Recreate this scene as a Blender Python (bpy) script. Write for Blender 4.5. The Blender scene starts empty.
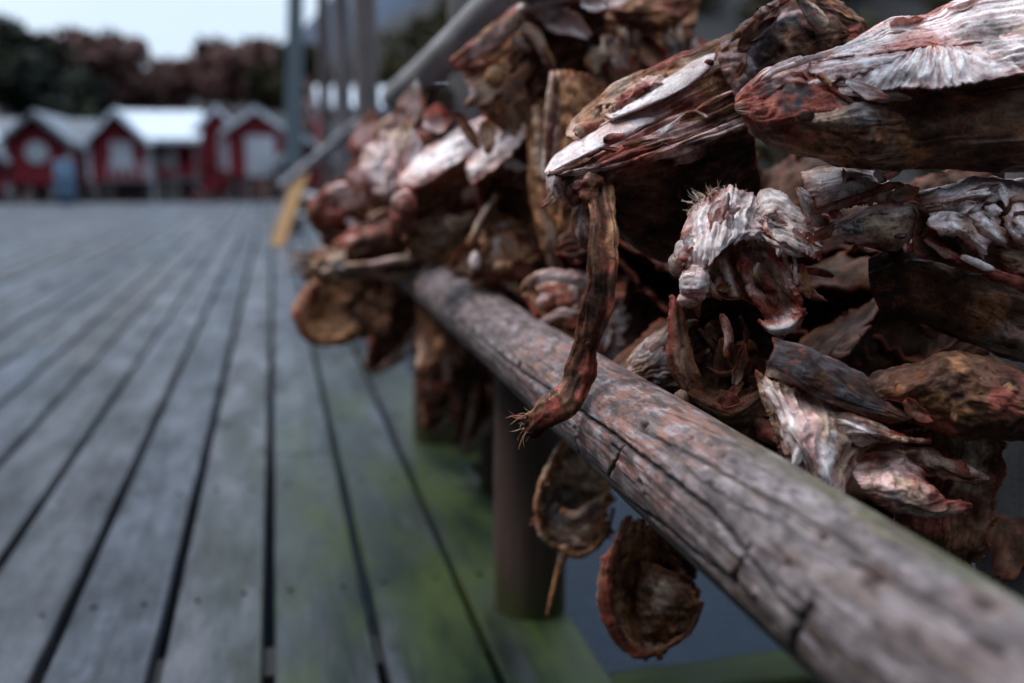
import bpy, math, random
import numpy as np
from mathutils import Vector, Matrix
R_ = math.radians
random.seed(7)
rng = np.random.default_rng(11)
scene = bpy.context.scene
COL = scene.collection

# ------------------------------------------------------------------ camera
F = 35.0 / 36.0 * 1024.0
TH, PH = R_(13.3), R_(10.05)
H = 0.95
CAM = np.array([0, 0, H])
FWD = np.array([math.sin(TH)*math.cos(PH), math.cos(TH)*math.cos(PH), -math.sin(PH)])
RIGHT = np.array([math.cos(TH), -math.sin(TH), 0.0])
UP = np.cross(RIGHT, FWD)

def ray(px, py):
    return FWD + RIGHT*((px-512.0)/F) + UP*((341.5-py)/F)
def P(px, py, d):
    return CAM + d*ray(px, py)
def atY(px, py, Y):
    r = ray(px, py)
    return CAM + r*(Y/r[1])
def PA(a):
    a = np.asarray(a, float)
    d = a[..., 2:3]
    return CAM + d*(FWD + RIGHT*((a[..., 0:1]-512)/F) + UP*((341.5-a[..., 1:2])/F))

cam_d = bpy.data.cameras.new('camera')
cam = bpy.data.objects.new('camera', cam_d)
COL.objects.link(cam)
M4 = Matrix((
    (RIGHT[0], UP[0], -FWD[0], CAM[0]),
    (RIGHT[1], UP[1], -FWD[1], CAM[1]),
    (RIGHT[2], UP[2], -FWD[2], CAM[2]),
    (0, 0, 0, 1)))
cam.matrix_world = M4
cam_d.lens = 35; cam_d.sensor_width = 36
cam_d.clip_start = 0.02; cam_d.clip_end = 3000
cam_d.dof.use_dof = True
cam_d.dof.focus_distance = 1.10
cam_d.dof.aperture_fstop = 2.0
cam_d.dof.aperture_blades = 0
scene.camera = cam

# ------------------------------------------------------------------ noise
_perm = rng.permutation(256)
_perm = np.concatenate([_perm, _perm, _perm])
_grad = rng.normal(size=(256, 3)); _grad /= np.linalg.norm(_grad, axis=1)[:, None]
def perlin(x, y, z=0.0):
    x, y, z = np.broadcast_arrays(np.asarray(x, float), np.asarray(y, float), np.asarray(z, float))
    xi, yi, zi = np.floor(x).astype(int), np.floor(y).astype(int), np.floor(z).astype(int)
    xf, yf, zf = x-xi, y-yi, z-zi
    fade = lambda t: t*t*t*(t*(t*6-15)+10)
    u, v, w = fade(xf), fade(yf), fade(zf)
    def g(dx, dy, dz):
        h = _perm[_perm[_perm[(xi+dx) & 255] + ((yi+dy) & 255)] + ((zi+dz) & 255)]
        gr = _grad[h]
        return gr[..., 0]*(xf-dx) + gr[..., 1]*(yf-dy) + gr[..., 2]*(zf-dz)
    l = lambda a, b, t: a + t*(b-a)
    x00 = l(g(0,0,0), g(1,0,0), u); x10 = l(g(0,1,0), g(1,1,0), u)
    x01 = l(g(0,0,1), g(1,0,1), u); x11 = l(g(0,1,1), g(1,1,1), u)
    return l(l(x00, x10, v), l(x01, x11, v), w)*1.6
def fbm(x, y, z=0.0, o=4, lac=2.1, gain=0.5):
    s, a, f = 0.0, 1.0, 1.0
    for i in range(o):
        s = s + a*perlin(x*f+i*17.3, y*f+i*9.1, np.asarray(z)*f+i*5.7)
        a *= gain; f *= lac
    return s
sstep = lambda a, b, x: (lambda t: t*t*(3-2*t))(np.clip((x-a)/(b-a), 0, 1))

# ------------------------------------------------------------------ objects
def tag(o, label=None, cat=None, group=None, kind=None):
    if label: o['label'] = label
    if cat: o['category'] = cat
    if group: o['group'] = group
    if kind: o['kind'] = kind
    return o
def empty(name, loc, label, cat, group=None):
    o = bpy.data.objects.new(name, None)
    o.empty_display_size = 0.05
    COL.objects.link(o); o.location = Vector([float(c) for c in loc])
    return tag(o, label, cat, group)
def link(name, me, mat, parent=None):
    o = bpy.data.objects.new(name, me)
    COL.objects.link(o)
    if mat is not None: me.materials.append(mat)
    if parent is not None: o.parent = parent
    return o
def mesh_np(name, V, Fc, col=None, uv=None, smooth=True):
    me = bpy.data.meshes.new(name)
    V = np.asarray(V, np.float32); Fc = np.asarray(Fc, np.int32)
    n, k = Fc.shape
    me.vertices.add(len(V)); me.vertices.foreach_set('co', V.ravel())
    me.loops.add(n*k); me.loops.foreach_set('vertex_index', Fc.ravel())
    me.polygons.add(n)
    me.polygons.foreach_set('loop_start', np.arange(0, n*k, k, dtype=np.int32))
    me.polygons.foreach_set('use_smooth', np.full(n, smooth))
    me.update(calc_edges=True); me.validate()
    if col is not None:
        a = me.attributes.new('Col', 'FLOAT_COLOR', 'POINT')
        c4 = np.ones((len(V), 4), np.float32); c4[:, :3] = np.clip(col, 0, 1)
        a.data.foreach_set('color', c4.ravel())
    if uv is not None:
        l = me.uv_layers.new(name='UVMap')
        l.data.foreach_set('uv', np.asarray(uv, np.float32)[Fc.ravel()].ravel())
    return me

class MB:
    """collects boxes and poles into one mesh"""
    def __init__(s): s.v = []; s.f = []; s.c = []
    def add(s, vs, fs, c=None):
        b = len(s.v); s.v += [tuple(map(float, v)) for v in vs]; s.f += [tuple(i+b for i in f) for f in fs]
        s.c += [c if c is not None else (.5, .5, .5)]*len(vs)
    def box(s, lo, hi, c=None, M=None):
        x0, y0, z0 = lo; x1, y1, z1 = hi
        vs = [(x0,y0,z0),(x1,y0,z0),(x1,y1,z0),(x0,y1,z0),(x0,y0,z1),(x1,y0,z1),(x1,y1,z1),(x0,y1,z1)]
        if M is not None: vs = [M @ Vector(v) for v in vs]
        s.add(vs, [(0,3,2,1),(4,5,6,7),(0,1,5,4),(1,2,6,5),(2,3,7,6),(3,0,4,7)], c)
    def prism(s, pts, y0, y1, c=None):
        n = len(pts)
        vs = [(x, y0, z) for x, z in pts] + [(x, y1, z) for x, z in pts]
        fs = [tuple(range(n)), tuple(range(2*n-1, n-1, -1))] + [(i, n+i, n+(i+1) % n, (i+1) % n) for i in range(n)]
        s.add(vs, fs, c)
    def build(s, name, mat, parent=None, bevel=0):
        me = bpy.data.meshes.new(name)
        me.from_pydata(s.v, [], s.f); me.update()
        a = me.attributes.new('Col', 'FLOAT_COLOR', 'POINT')
        a.data.foreach_set('color', np.array([tuple(c)+(1.0,) for c in s.c], np.float32).ravel())
        o = link(name, me, mat, parent)
        if bevel:
            m = o.modifiers.new('bevel', 'BEVEL'); m.width = bevel; m.segments = 2
        return o

# ------------------------------------------------------------------ materials
def newmat(name):
    m = bpy.data.materials.new(name); m.use_nodes = True
    nt = m.node_tree; nt.nodes.clear()
    out = nt.nodes.new('ShaderNodeOutputMaterial')
    b = nt.nodes.new('ShaderNodeBsdfPrincipled')
    nt.links.new(b.outputs[0], out.inputs[0])
    return m, nt, b
def nd(nt, typ, **kw):
    n = nt.nodes.new(typ)
    for k, v in kw.items():
        if k.startswith('i_'):
            key = k[2:]
            n.inputs[int(key) if key.isdigit() else key.replace('_', ' ')].default_value = v
        else: setattr(n, k, v)
    return n
def coords(nt, kind, scale):
    tc = nd(nt, 'ShaderNodeTexCoord'); mp = nd(nt, 'ShaderNodeMapping')
    mp.inputs['Scale'].default_value = scale
    nt.links.new(tc.outputs[kind], mp.inputs[0]); return mp.outputs[0]
def noise(nt, vec, scale, detail=4, rough=.55):
    n = nd(nt, 'ShaderNodeTexNoise'); n.inputs['Scale'].default_value = scale
    n.inputs['Detail'].default_value = detail; n.inputs['Roughness'].default_value = rough
    if vec is not None: nt.links.new(vec, n.inputs['Vector'])
    return n.outputs['Fac']
def ramp(nt, fac, stops):
    r = nd(nt, 'ShaderNodeValToRGB'); e = r.color_ramp.elements
    while len(e) < len(stops): e.new(.5)
    for x, (p, c) in zip(e, stops):
        x.position = p; x.color = (c if len(c) == 4 else tuple(c)+(1,)) if not isinstance(c, (int, float)) else (c, c, c, 1)
    nt.links.new(fac, r.inputs[0]); return r.outputs[0]
def mix(nt, a, b, fac, mode='MIX'):
    m = nd(nt, 'ShaderNodeMix', data_type='RGBA', blend_type=mode)
    for sock, v in ((m.inputs['Factor'], fac), (m.inputs['A'], a), (m.inputs['B'], b)):
        if hasattr(v, 'is_output'): nt.links.new(v, sock)
        elif isinstance(v, (int, float)): sock.default_value = v
        else: sock.default_value = tuple(v)+(1,) if len(v) == 3 else v
    return m.outputs['Result']
# the factory names collide (Factor_Float etc.), pick by identifier
def mix(nt, a, b, fac, mode='MIX'):
    m = nd(nt, 'ShaderNodeMix', data_type='RGBA', blend_type=mode)
    ids = {s.identifier: s for s in m.inputs}
    for sock, v in ((ids['Factor_Float'], fac), (ids['A_Color'], a), (ids['B_Color'], b)):
        if hasattr(v, 'is_output'): nt.links.new(v, sock)
        elif isinstance(v, (int, float)): sock.default_value = v
        else: sock.default_value = tuple(v)+(1,) if len(v) == 3 else v
    return [s for s in m.outputs if s.identifier == 'Result_Color'][0]
def bump(nt, b, h, strength, dist):
    n = nd(nt, 'ShaderNodeBump'); n.inputs['Strength'].default_value = strength; n.inputs['Distance'].default_value = dist
    nt.links.new(h, n.inputs['Height']); nt.links.new(n.outputs[0], b.inputs['Normal'])
def attr(nt, name='Col'):
    return nd(nt, 'ShaderNodeAttribute', attribute_name=name).outputs['Color']

def fish_mat(name='dried fish'):
    m, nt, b = newmat(name)
    c = attr(nt)
    n1 = noise(nt, coords(nt, 'UV', (55, 250, 1)), 1.0, 5, .62)
    ob = coords(nt, 'Object', (1, 1, 1))
    n2 = noise(nt, ob, 300, 5, .65)
    n3 = noise(nt, ob, 75, 5, .62)
    bw = nd(nt, 'ShaderNodeRGBToBW'); nt.links.new(c, bw.inputs[0])
    f1 = ramp(nt, bw.outputs[0], [(.1, .5), (.3, .55), (.6, .3)])
    f2 = ramp(nt, bw.outputs[0], [(.12, .5), (.6, .12)])
    c1 = mix(nt, c, ramp(nt, n1, [(.34, (.42, .33, .31)), (.5, (1, .98, .97)), (.66, (1.3, 1.26, 1.22))]), f1, 'MULTIPLY')
    c2 = mix(nt, c1, ramp(nt, n2, [(.36, (.38, .28, .26)), (.5, (1, 1, 1))]), f2, 'MULTIPLY')
    blotch = noise(nt, ob, 38, 4, .6)
    c2 = mix(nt, c2, ramp(nt, blotch, [(.36, (.52, .46, .44)), (.5, (1, 1, 1)), (.64, (1.35, 1.28, 1.2))]), ramp(nt, bw.outputs[0], [(.1, .9), (.6, .35)]), 'MULTIPLY')
    veins = ramp(nt, n3, [(.455, 0), (.495, 1), (.505, 1), (.545, 0)])
    c3 = mix(nt, c2, mix(nt, c2, (.45, .12, .10), .85, 'MULTIPLY'), mix(nt, veins, ramp(nt, n1, [(.4, 0), (.62, .8)]), 1.0, 'MULTIPLY'))
    nt.links.new(c3, b.inputs['Base Color'])
    nt.links.new(ramp(nt, n1, [(.3, .46), (.7, .72)]), b.inputs['Roughness'])
    nt.links.new(ramp(nt, bw.outputs[0], [(.03, .07), (.35, .45)]), b.inputs['Specular IOR Level'])
    b.inputs['Subsurface Weight'].default_value = .35; b.inputs['Subsurface Radius'].default_value = (1.0, .42, .28); b.inputs['Subsurface Scale'].default_value = .0035
    hsum = nd(nt, 'ShaderNodeMath', operation='ADD'); hm = nd(nt, 'ShaderNodeMath', operation='MULTIPLY'); hm.inputs[1].default_value = .3
    nt.links.new(n2, hm.inputs[0]); nt.links.new(hm.outputs[0], hsum.inputs[0]); nt.links.new(n1, hsum.inputs[1])
    bump(nt, b, hsum.outputs[0], .45, .0018)
    return m
FISH = fish_mat()

def wood_attr(name, grain_scale, rough=(.5, .75), spec=.3, bumpd=.002, kind='Object'):
    m, nt, b = newmat(name)
    c = attr(nt)
    n1 = noise(nt, coords(nt, kind, grain_scale), 1, 6, .65)
    n2 = noise(nt, coords(nt, kind, (1, 1, 1)), 180, 4, .6)
    c1 = mix(nt, c, ramp(nt, n1, [(.28, (.5, .48, .47)), (.6, (1.1, 1.1, 1.1))]), .8, 'MULTIPLY')
    c1 = mix(nt, c1, ramp(nt, n2, [(.33, (.5, .48, .46)), (.5, (1, 1, 1))]), .5, 'MULTIPLY')
    nt.links.new(c1, b.inputs['Base Color'])
    nt.links.new(ramp(nt, n1, [(.3, rough[0]), (.7, rough[1])]), b.inputs['Roughness'])
    b.inputs['Specular IOR Level'].default_value = spec
    bump(nt, b, n1, .45, bumpd)
    return m
RAILWOOD = wood_attr('weathered pole wood', (240, 30, 240))
POSTWOOD = wood_attr('post wood', (120, 120, 5))
BEAMWOOD = wood_attr('beam wood', (12, 12, 12), spec=.08)

def deck_mat():
    m, nt, b = newmat('wet deck boards')
    c = attr(nt)
    grain = noise(nt, coords(nt, 'Object', (90, 3.0, 40)), 1, 6, .65)
    big = noise(nt, coords(nt, 'Object', (3.4, 1.1, 1)), 1, 4, .6)
    alg = noise(nt, coords(nt, 'Object', (6.5, .95, 1)), 1, 4, .6)
    sp = noise(nt, coords(nt, 'Object', (1, 1, 1)), 55, 4, .6)
    tc = nd(nt, 'ShaderNodeTexCoord'); sx = nd(nt, 'ShaderNodeSeparateXYZ'); nt.links.new(tc.outputs['Object'], sx.inputs[0])
    c1 = mix(nt, c, ramp(nt, grain, [(.3, (.55, .55, .55)), (.62, (1.1, 1.1, 1.1))]), .55, 'MULTIPLY')
    c1 = mix(nt, c1, ramp(nt, sp, [(.3, (.6, .6, .6)), (.5, (1, 1, 1))]), .5, 'MULTIPLY')
    blot = noise(nt, coords(nt, 'Object', (8, 1.9, 1)), 1, 6, .7)
    c1 = mix(nt, c1, ramp(nt, blot, [(.36, (.22, .24, .25)), (.48, (.85, .87, .88)), (.62, (2.0, 2.0, 2.02))]), .95, 'MULTIPLY')
    # algae along the rack side, its greens darkened to include the rack's shade
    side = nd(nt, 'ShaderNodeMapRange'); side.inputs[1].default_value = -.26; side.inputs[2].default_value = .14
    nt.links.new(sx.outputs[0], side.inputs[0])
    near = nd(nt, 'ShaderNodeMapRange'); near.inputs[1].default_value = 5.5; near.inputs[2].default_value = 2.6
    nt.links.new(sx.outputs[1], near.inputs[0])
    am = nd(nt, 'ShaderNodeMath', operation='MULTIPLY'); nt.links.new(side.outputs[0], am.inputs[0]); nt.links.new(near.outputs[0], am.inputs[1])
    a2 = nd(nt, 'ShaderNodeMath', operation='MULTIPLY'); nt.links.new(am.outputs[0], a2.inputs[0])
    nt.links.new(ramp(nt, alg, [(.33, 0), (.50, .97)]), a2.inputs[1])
    rack_shade = nd(nt, 'ShaderNodeMapRange'); rack_shade.inputs[1].default_value = .12; rack_shade.inputs[2].default_value = .42; nt.links.new(sx.outputs[0], rack_shade.inputs[0])  # shade of the rack painted into the boards towards the edge
    rack_shade_fac = nd(nt, 'ShaderNodeMath', operation='MULTIPLY'); nt.links.new(rack_shade.outputs[0], rack_shade_fac.inputs[0]); nt.links.new(ramp(nt, blot, [(.35, 1), (.62, .35)]), rack_shade_fac.inputs[1])
    c1 = mix(nt, c1, (.30, .33, .31), rack_shade_fac.outputs[0], 'MULTIPLY')
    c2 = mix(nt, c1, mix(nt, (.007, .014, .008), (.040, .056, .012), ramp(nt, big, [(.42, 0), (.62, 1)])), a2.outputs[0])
    nt.links.new(c2, b.inputs['Base Color'])
    nt.links.new(ramp(nt, big, [(.35, .36), (.65, .62)]), b.inputs['Roughness'])
    b.inputs['Specular IOR Level'].default_value = .17
    bump(nt, b, grain, .35, .002)
    return m
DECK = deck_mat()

def plain(name, col, rough=.7, var=.25, scale=3.0, stretch=(1, 1, 1), spec=.3, bumpd=0):
    m, nt, b = newmat(name)
    n = noise(nt, coords(nt, 'Object', stretch), scale, 5, .6)
    lo = tuple(c*(1-var) for c in col); hi = tuple(min(1, c*(1+var)) for c in col)
    nt.links.new(ramp(nt, n, [(.3, lo), (.7, hi)]), b.inputs['Base Color'])
    b.inputs['Roughness'].default_value = rough; b.inputs['Specular IOR Level'].default_value = spec
    if bumpd: bump(nt, b, n, .6, bumpd)
    return m
RED = plain('red painted boards', (.21, .018, .028), .6, .35, 2.0, (9, 9, .6))
SNOW = plain('snow dusted roofing', (.47, .51, .56), .75, .12, 1.5)
SLATE = plain('dark roofing', (.10, .115, .14), .5, .3, 2.0)
WHITE = plain('white painted trim', (.48, .50, .54), .55, .15, 4.0)
GREYW = plain('grey stilt wood', (.16, .155, .16), .75, .4, 6.0, (3, 3, .5))
YELLOW = plain('yellow pine board', (.36, .20, .085), .6, .3, 5.0, (6, 6, 1))
BLUE = plain('faded blue plastic', (.10, .17, .26), .5, .2, 4.0)
GLASS = plain('window glass', (.48, .52, .56), .12, .15, 2.0, spec=.7)
CORD = plain('frayed cord', (.19, .15, .11), .85, .3, 300.0)
HILL = plain('dark heath hillside', (.022, .021, .021), .9, .55, .06, (1, 1, 1), .1)
MOUNT = plain('blue fell rock', (.05, .062, .085), .9, .4, .02, (1, 1, 1), .1)
def leafmat(name, cols):
    m, nt, b = newmat(name)
    n = noise(nt, coords(nt, 'Object', (1, 1, 1)), .55, 4, .65)
    st = [(.28+.44*i/(len(cols)-1), c) for i, c in enumerate(cols)]
    nt.links.new(ramp(nt, n, st), b.inputs['Base Color'])
    b.inputs['Roughness'].default_value = .8; b.inputs['Specular IOR Level'].default_value = .15
    return m
AUTUMN = leafmat('autumn twigs', [(.085, .052, .05), (.15, .075, .065), (.12, .088, .08)])
EVERG = leafmat('evergreen needles', [(.014, .018, .018), (.026, .032, .024), (.05, .052, .02)])
OLIVE = leafmat('olive scrub', [(.016, .017, .015), (.045, .038, .014), (.028, .018, .014)])
BARK = plain('bark', (.06, .05, .045), .9, .4, 6.0, (4, 4, 1))

# ------------------------------------------------------------------ world + sun
SUN_EL, SUN_AZ = R_(62), R_(-70)     # azimuth measured from +Y towards +X
w = bpy.data.worlds.new('World'); scene.world = w; w.use_nodes = True
nt = w.node_tree; nt.nodes.clear()
sky = nt.nodes.new('ShaderNodeTexSky'); sky.sky_type = 'NISHITA'; sky.sun_disc = False
sky.sun_elevation = SUN_EL; sky.sun_rotation = SUN_AZ
sky.air_density = 1.0; sky.dust_density = 2.5; sky.ozone_density = 2.0
tc = nt.nodes.new('ShaderNodeTexCoord')
nz = nt.nodes.new('ShaderNodeTexNoise'); nz.inputs['Scale'].default_value = 2.2; nz.inputs['Detail'].default_value = 5
mpp = nt.nodes.new('ShaderNodeMapping'); mpp.inputs['Scale'].default_value = (1, 1, 3)
nt.links.new(tc.outputs['Generated'], mpp.inputs[0]); nt.links.new(mpp.outputs[0], nz.inputs['Vector'])
cl = ramp(nt, nz.outputs['Fac'], [(.3, (6.6, 8.2, 10.2)), (.7, (8.4, 9.7, 11.2))])
cm = mix(nt, sky.outputs[0], cl, .80)
# an overcast sky is brighter overhead than at the horizon
sxyz = nt.nodes.new('ShaderNodeSeparateXYZ'); nt.links.new(tc.outputs['Generated'], sxyz.inputs[0])
grad = nt.nodes.new('ShaderNodeMapRange'); grad.inputs[1].default_value = .15; grad.inputs[2].default_value = 1.0
grad.inputs[3].default_value = .73; grad.inputs[4].default_value = 2.5
nt.links.new(sxyz.outputs[2], grad.inputs[0])
vm = nt.nodes.new('ShaderNodeVectorMath'); vm.operation = 'SCALE'
nt.links.new(cm, vm.inputs[0]); nt.links.new(grad.outputs[0], vm.inputs['Scale'])
cm = vm.outputs[0]
bg = nt.nodes.new('ShaderNodeBackground'); bg.inputs['Strength'].default_value = .13
wo = nt.nodes.new('ShaderNodeOutputWorld')
nt.links.new(cm, bg.inputs[0]); nt.links.new(bg.outputs[0], wo.inputs[0])
sd = bpy.data.lights.new('overcast_sun', 'SUN'); sd.energy = 1.5; sd.angle = R_(14); sd.color = (1.0, .97, .93)
so = bpy.data.objects.new('overcast_sun', sd); COL.objects.link(so)
sdir = Vector((math.sin(SUN_AZ)*math.cos(SUN_EL), math.cos(SUN_AZ)*math.cos(SUN_EL), math.sin(SUN_EL)))
so.rotation_euler = sdir.to_track_quat('Z', 'Y').to_euler()
so.location = (-5, 5, 12)

# ------------------------------------------------------------------ deck, water, hills
PITCH = .213
mb = MB()
X_EDGE = .593
ncol = 92
for i in range(ncol):
    x1 = X_EDGE - i*PITCH; x0 = x1 - PITCH
    g = random.uniform(.0075, .0115) if i != 3 else .013
    y = -2.5 - random.uniform(0, 4.2)
    if i == 3: y = -2.85
    while y < 27:
        L = random.choice([4.2, 4.8, 4.2]) if y > -1 or i != 3 else 4.4
        y1 = min(27.2, y+L)
        t = random.uniform(.62, 1.35)
        base = np.array([.035, .037, .044])*t + np.array([.005, .001, -.004])*random.uniform(-1, 1)
        dz = random.uniform(-.003, .003)
        # crowned board with rounded long edges
        a, b_ = x0+g, x1-g
        pts = [(a, -.045), (a, -.006), (a+.005, -.001), ((a+b_)/2, .0015), (b_-.005, -.001), (b_, -.006), (b_, -.045)]
        mb.prism([(px_, pz+dz) for px_, pz in pts], y+.003, y1-.003, tuple(base))
        y = y1
for i in range(16):
    xc = X_EDGE - i*PITCH - PITCH/2
    for k in range(14):
        y = .62+.78*k
        for sx in (-.055, .055):
            xx, yy, rr = xc+sx+random.uniform(-.008, .008), y+random.uniform(-.012, .012), .0055
            pts = [(xx+rr*math.cos(a), yy+rr*math.sin(a)) for a in np.linspace(0, 2*math.pi, 9)[:-1]]
            mb.add([(p, q, -.002) for p, q in pts]+[(p, q, .0048) for p, q in pts], [tuple(range(8, 16))]+[(n_, (n_+1) % 8, 8+(n_+1) % 8, 8+n_) for n_ in range(8)], (.022, .016, .013))
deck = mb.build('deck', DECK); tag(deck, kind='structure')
mb = MB()
for k in range(8):
    mb.box((-17, -2+k*3.9, -.26), (.55, -1.88+k*3.9, -.052), (.05, .045, .04))
jo = mb.build('deck_joists', POSTWOOD); tag(jo, kind='structure')

def water():
    m, nt, b = newmat('fjord water')
    b.inputs['Base Color'].default_value = (.006, .011, .020, 1)
    b.inputs['Roughness'].default_value = .12; b.inputs['IOR'].default_value = 1.33; b.inputs['Specular IOR Level'].default_value = .10
    n = noise(nt, coords(nt, 'Object', (1, 2.2, 1)), 6, 5, .6)
    bump(nt, b, n, .8, .03)
    me = mesh_np('water', [(-900, -300, -1.3), (900, -300, -1.3), (900, 1500, -1.3), (-900, 1500, -1.3)], [(0, 1, 2, 3)])
    tag(link('water', me, m), kind='structure')
water()

def heightmesh(name, xs, ys, fn, mat, kind='structure'):
    X, Y = np.meshgrid(xs, ys)
    Z = fn(X, Y)
    n, k = X.shape
    V = np.stack([X, Y, Z], -1).reshape(-1, 3)
    idx = np.arange(n*k).reshape(n, k)
    Fc = np.stack([idx[:-1, :-1], idx[:-1, 1:], idx[1:, 1:], idx[1:, :-1]], -1).reshape(-1, 4)
    return tag(link(name, mesh_np(name, V, Fc), mat), kind=kind)
def hill_h(X, Y):
    z = -2 + 5.0*sstep(42, 80, Y) + 7*sstep(70, 140, Y)*(.7+.5*fbm(X*.02, Y*.02, 3.1, 3))
    z += 20*sstep(-4, 46, X+.05*(Y-40))*sstep(38, 90, Y)
    z += 9*sstep(-14, -40, X)*sstep(45, 90, Y)
    return z + .8*fbm(X*.09, Y*.09, 1.0, 3)*sstep(40, 55, Y)
heightmesh('hillside', np.linspace(-120, 160, 90), np.linspace(36, 170, 60), hill_h, HILL)
def mount_h(X, Y):
    r = np.hypot((X-95)/150, (Y-520)/120)
    return -3 + 175*np.clip(1-r, 0, 1)**1.2*(1+.25*fbm(X*.012, Y*.012, 7, 4))
heightmesh('mountain', np.linspace(-60, 330, 70), np.linspace(380, 660, 40), mount_h, MOUNT)

def sky_blocker():  # unseen ring added around the camera to cut low sky light
    A = np.linspace(R_(48), R_(338), 96); Rr = np.linspace(30, 150, 18)
    AA, RRr = np.meshgrid(A, Rr)
    X, Y = RRr*np.sin(AA), RRr*np.cos(AA)
    edge = sstep(R_(48), R_(70), AA)*sstep(R_(338), R_(312), AA)
    Z = -2.5 + edge*(sstep(30, 90, RRr)*96*(1+.35*fbm(X*.02, Y*.02, 5, 4)))
    V = np.stack([X, Y, Z], -1).reshape(-1, 3); n, k = X.shape
    idx = np.arange(n*k).reshape(n, k)
    Fc = np.stack([idx[:-1, :-1], idx[1:, :-1], idx[1:, 1:], idx[:-1, 1:]], -1).reshape(-1, 4)
    tag(link('sky_blocker_ring', mesh_np('sky_blocker_ring', V, Fc), HILL), kind='structure')
sky_blocker()

# ------------------------------------------------------------------ vegetation
def leaves(centers, radii, n, size, seed, flat=.7):
    r = np.random.default_rng(seed)
    vs, fs = [], []
    prob = np.array([rd**2 for rd in radii]); prob = prob/prob.sum()
    ids = r.choice(len(radii), n, p=prob)
    d = r.normal(size=(n, 3)); d /= np.linalg.norm(d, axis=1)[:, None]
    rr = r.uniform(.25, 1.08, n)**.6
    C = np.array(centers)[ids] + d*(np.array(radii)[ids]*rr)[:, None]*np.array([1, 1, flat])
    a = r.normal(size=(n, 3)); a /= np.linalg.norm(a, axis=1)[:, None]
    b_ = np.cross(a, r.normal(size=(n, 3))); b_ /= np.linalg.norm(b_, axis=1)[:, None]
    s = size*r.uniform(.5, 1.4, n)[:, None]
    V = np.stack([C-a*s, C+b_*s*.45, C+a*s, C-b_*s*.45], 1).reshape(-1, 3)
    Fc = np.arange(4*n).reshape(n, 4)
    return V, Fc
def tree(name, label, base, h, wd, mat, seed, n=1500, flat=.9, conifer=False):
    t = empty(name, base, label, 'tree')
    r = np.random.default_rng(seed)
    cs, rs = [], []
    if conifer:
        for k in range(9):
            f = k/8; cs.append((r.normal()*.1*wd, r.normal()*.1*wd, h*(.12+.85*f))); rs.append(wd*.55*(1.05-f)+.12)
    else:
        for k in range(11):
            a = r.uniform(0, 6.28); q = r.uniform(.1, .6)*wd*.7
            cs.append((math.cos(a)*q, math.sin(a)*q, h*r.uniform(.35, .88))); rs.append(wd*r.uniform(.2, .38))
    V, Fc = leaves(cs, rs, n, .16*wd**.5, seed)
    link('crown', mesh_np('crown', V, Fc, smooth=False), mat, t)
    pts = [(0, 0, -1), (.03*h, 0, h*.3), (.0, .03*h, h*.6), (-.02*h, 0, h*.9)]
    allv, allf = [], []
    def limb(path, r0, r1):
        off = sum(len(v) for v in allv); k = 7
        for i, p in enumerate(path):
            rad = r0+(r1-r0)*i/(len(path)-1)
            allv.append([(p[0]+rad*math.cos(2*math.pi*j/k), p[1]+rad*math.sin(2*math.pi*j/k), p[2]) for j in range(k)])
            if i:
                for j in range(k): allf.append((off+(i-1)*k+j, off+(i-1)*k+(j+1) % k, off+i*k+(j+1) % k, off+i*k+j))
    limb(pts, h*.028, h*.006)
    for c in cs[:8]:
        z0 = max(.2*h, c[2]*.5)
        limb([(0.02*h, 0, z0), (c[0]*.5, c[1]*.5, (z0+c[2])/2), c], h*.012, h*.004)
    link('trunk', mesh_np('trunk', np.array([v for l in allv for v in l]), np.array(allf)), BARK, t)
    return t
def ground(px, py, Y):
    p = atY(px, py, Y); return p
# woods on the slope that read as one mass
cs, rs = [], []
r = np.random.default_rng(5)
for k in range(150):
    x = r.uniform(-42, 6); y = r.uniform(46, 75)
    z = float(hill_h(np.array(x), np.array(y)))
    hh = r.uniform(1.2, 2.4); px_ = 273+x/y*F*.97
    lim = float(np.interp(px_, [0, 60, 100, 130, 150, 172, 187, 215, 250, 290], [70, 74, 62, 84, 92, 88, 74, 80, 66, 52])) + r.uniform(-4, 8)
    z = min(z, H+(165-lim)/F*y-hh*1.2)
    cs.append((x, y, z+hh*.5)); rs.append(hh*.7)
V, Fc = leaves(cs, rs, 26000, .42, 9, .8)
tag(link('woodland', mesh_np('woodland', V, Fc, smooth=False), AUTUMN), 'reddish brown autumn scrub covering the slope behind the red cabins', 'woodland', kind='stuff')
cs, rs = [], []
for k in range(170):
    x = r.uniform(3, 60); y = r.uniform(44, 95)
    z = float(hill_h(np.array(x), np.array(y)))
    hh = r.uniform(1.4, 3.2); cs.append((x, y, z+hh*.4)); rs.append(hh*.7)
V, Fc = leaves(cs, rs, 26000, .5, 19, .8)
tag(link('scrub', mesh_np('scrub', V, Fc, smooth=False), OLIVE), 'dark olive scrub on the hillside beyond the rack', 'scrub', kind='stuff')
def tr(name, label, px, pytop, pybase, Y, wpx, mat, seed, **kw):
    b = atY(px, pybase, Y); t = atY(px, pytop, Y)
    tree(name, label, b, (t-b)[2], wpx/F*Y, mat, seed, **kw)
tr('evergreen_tree', 'dark evergreen tree at the left edge behind the round windowed cabin', 10, 12, 135, 50, 112, EVERG, 1, n=3600)
tr('evergreen_tree', 'lower dark evergreen to the right of the tallest one, behind the dark roof', 52, 62, 140, 48, 70, EVERG, 12, n=2200)
tr('bare_tree', 'reddish bare tree with a rounded crown above the gap between the left cabins', 100, 33, 135, 52, 92, AUTUMN, 2, n=2300)
tr('bare_tree', 'small round reddish tree above the long white roof', 184, 58, 125, 54, 66, AUTUMN, 3, n=1800)
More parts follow.
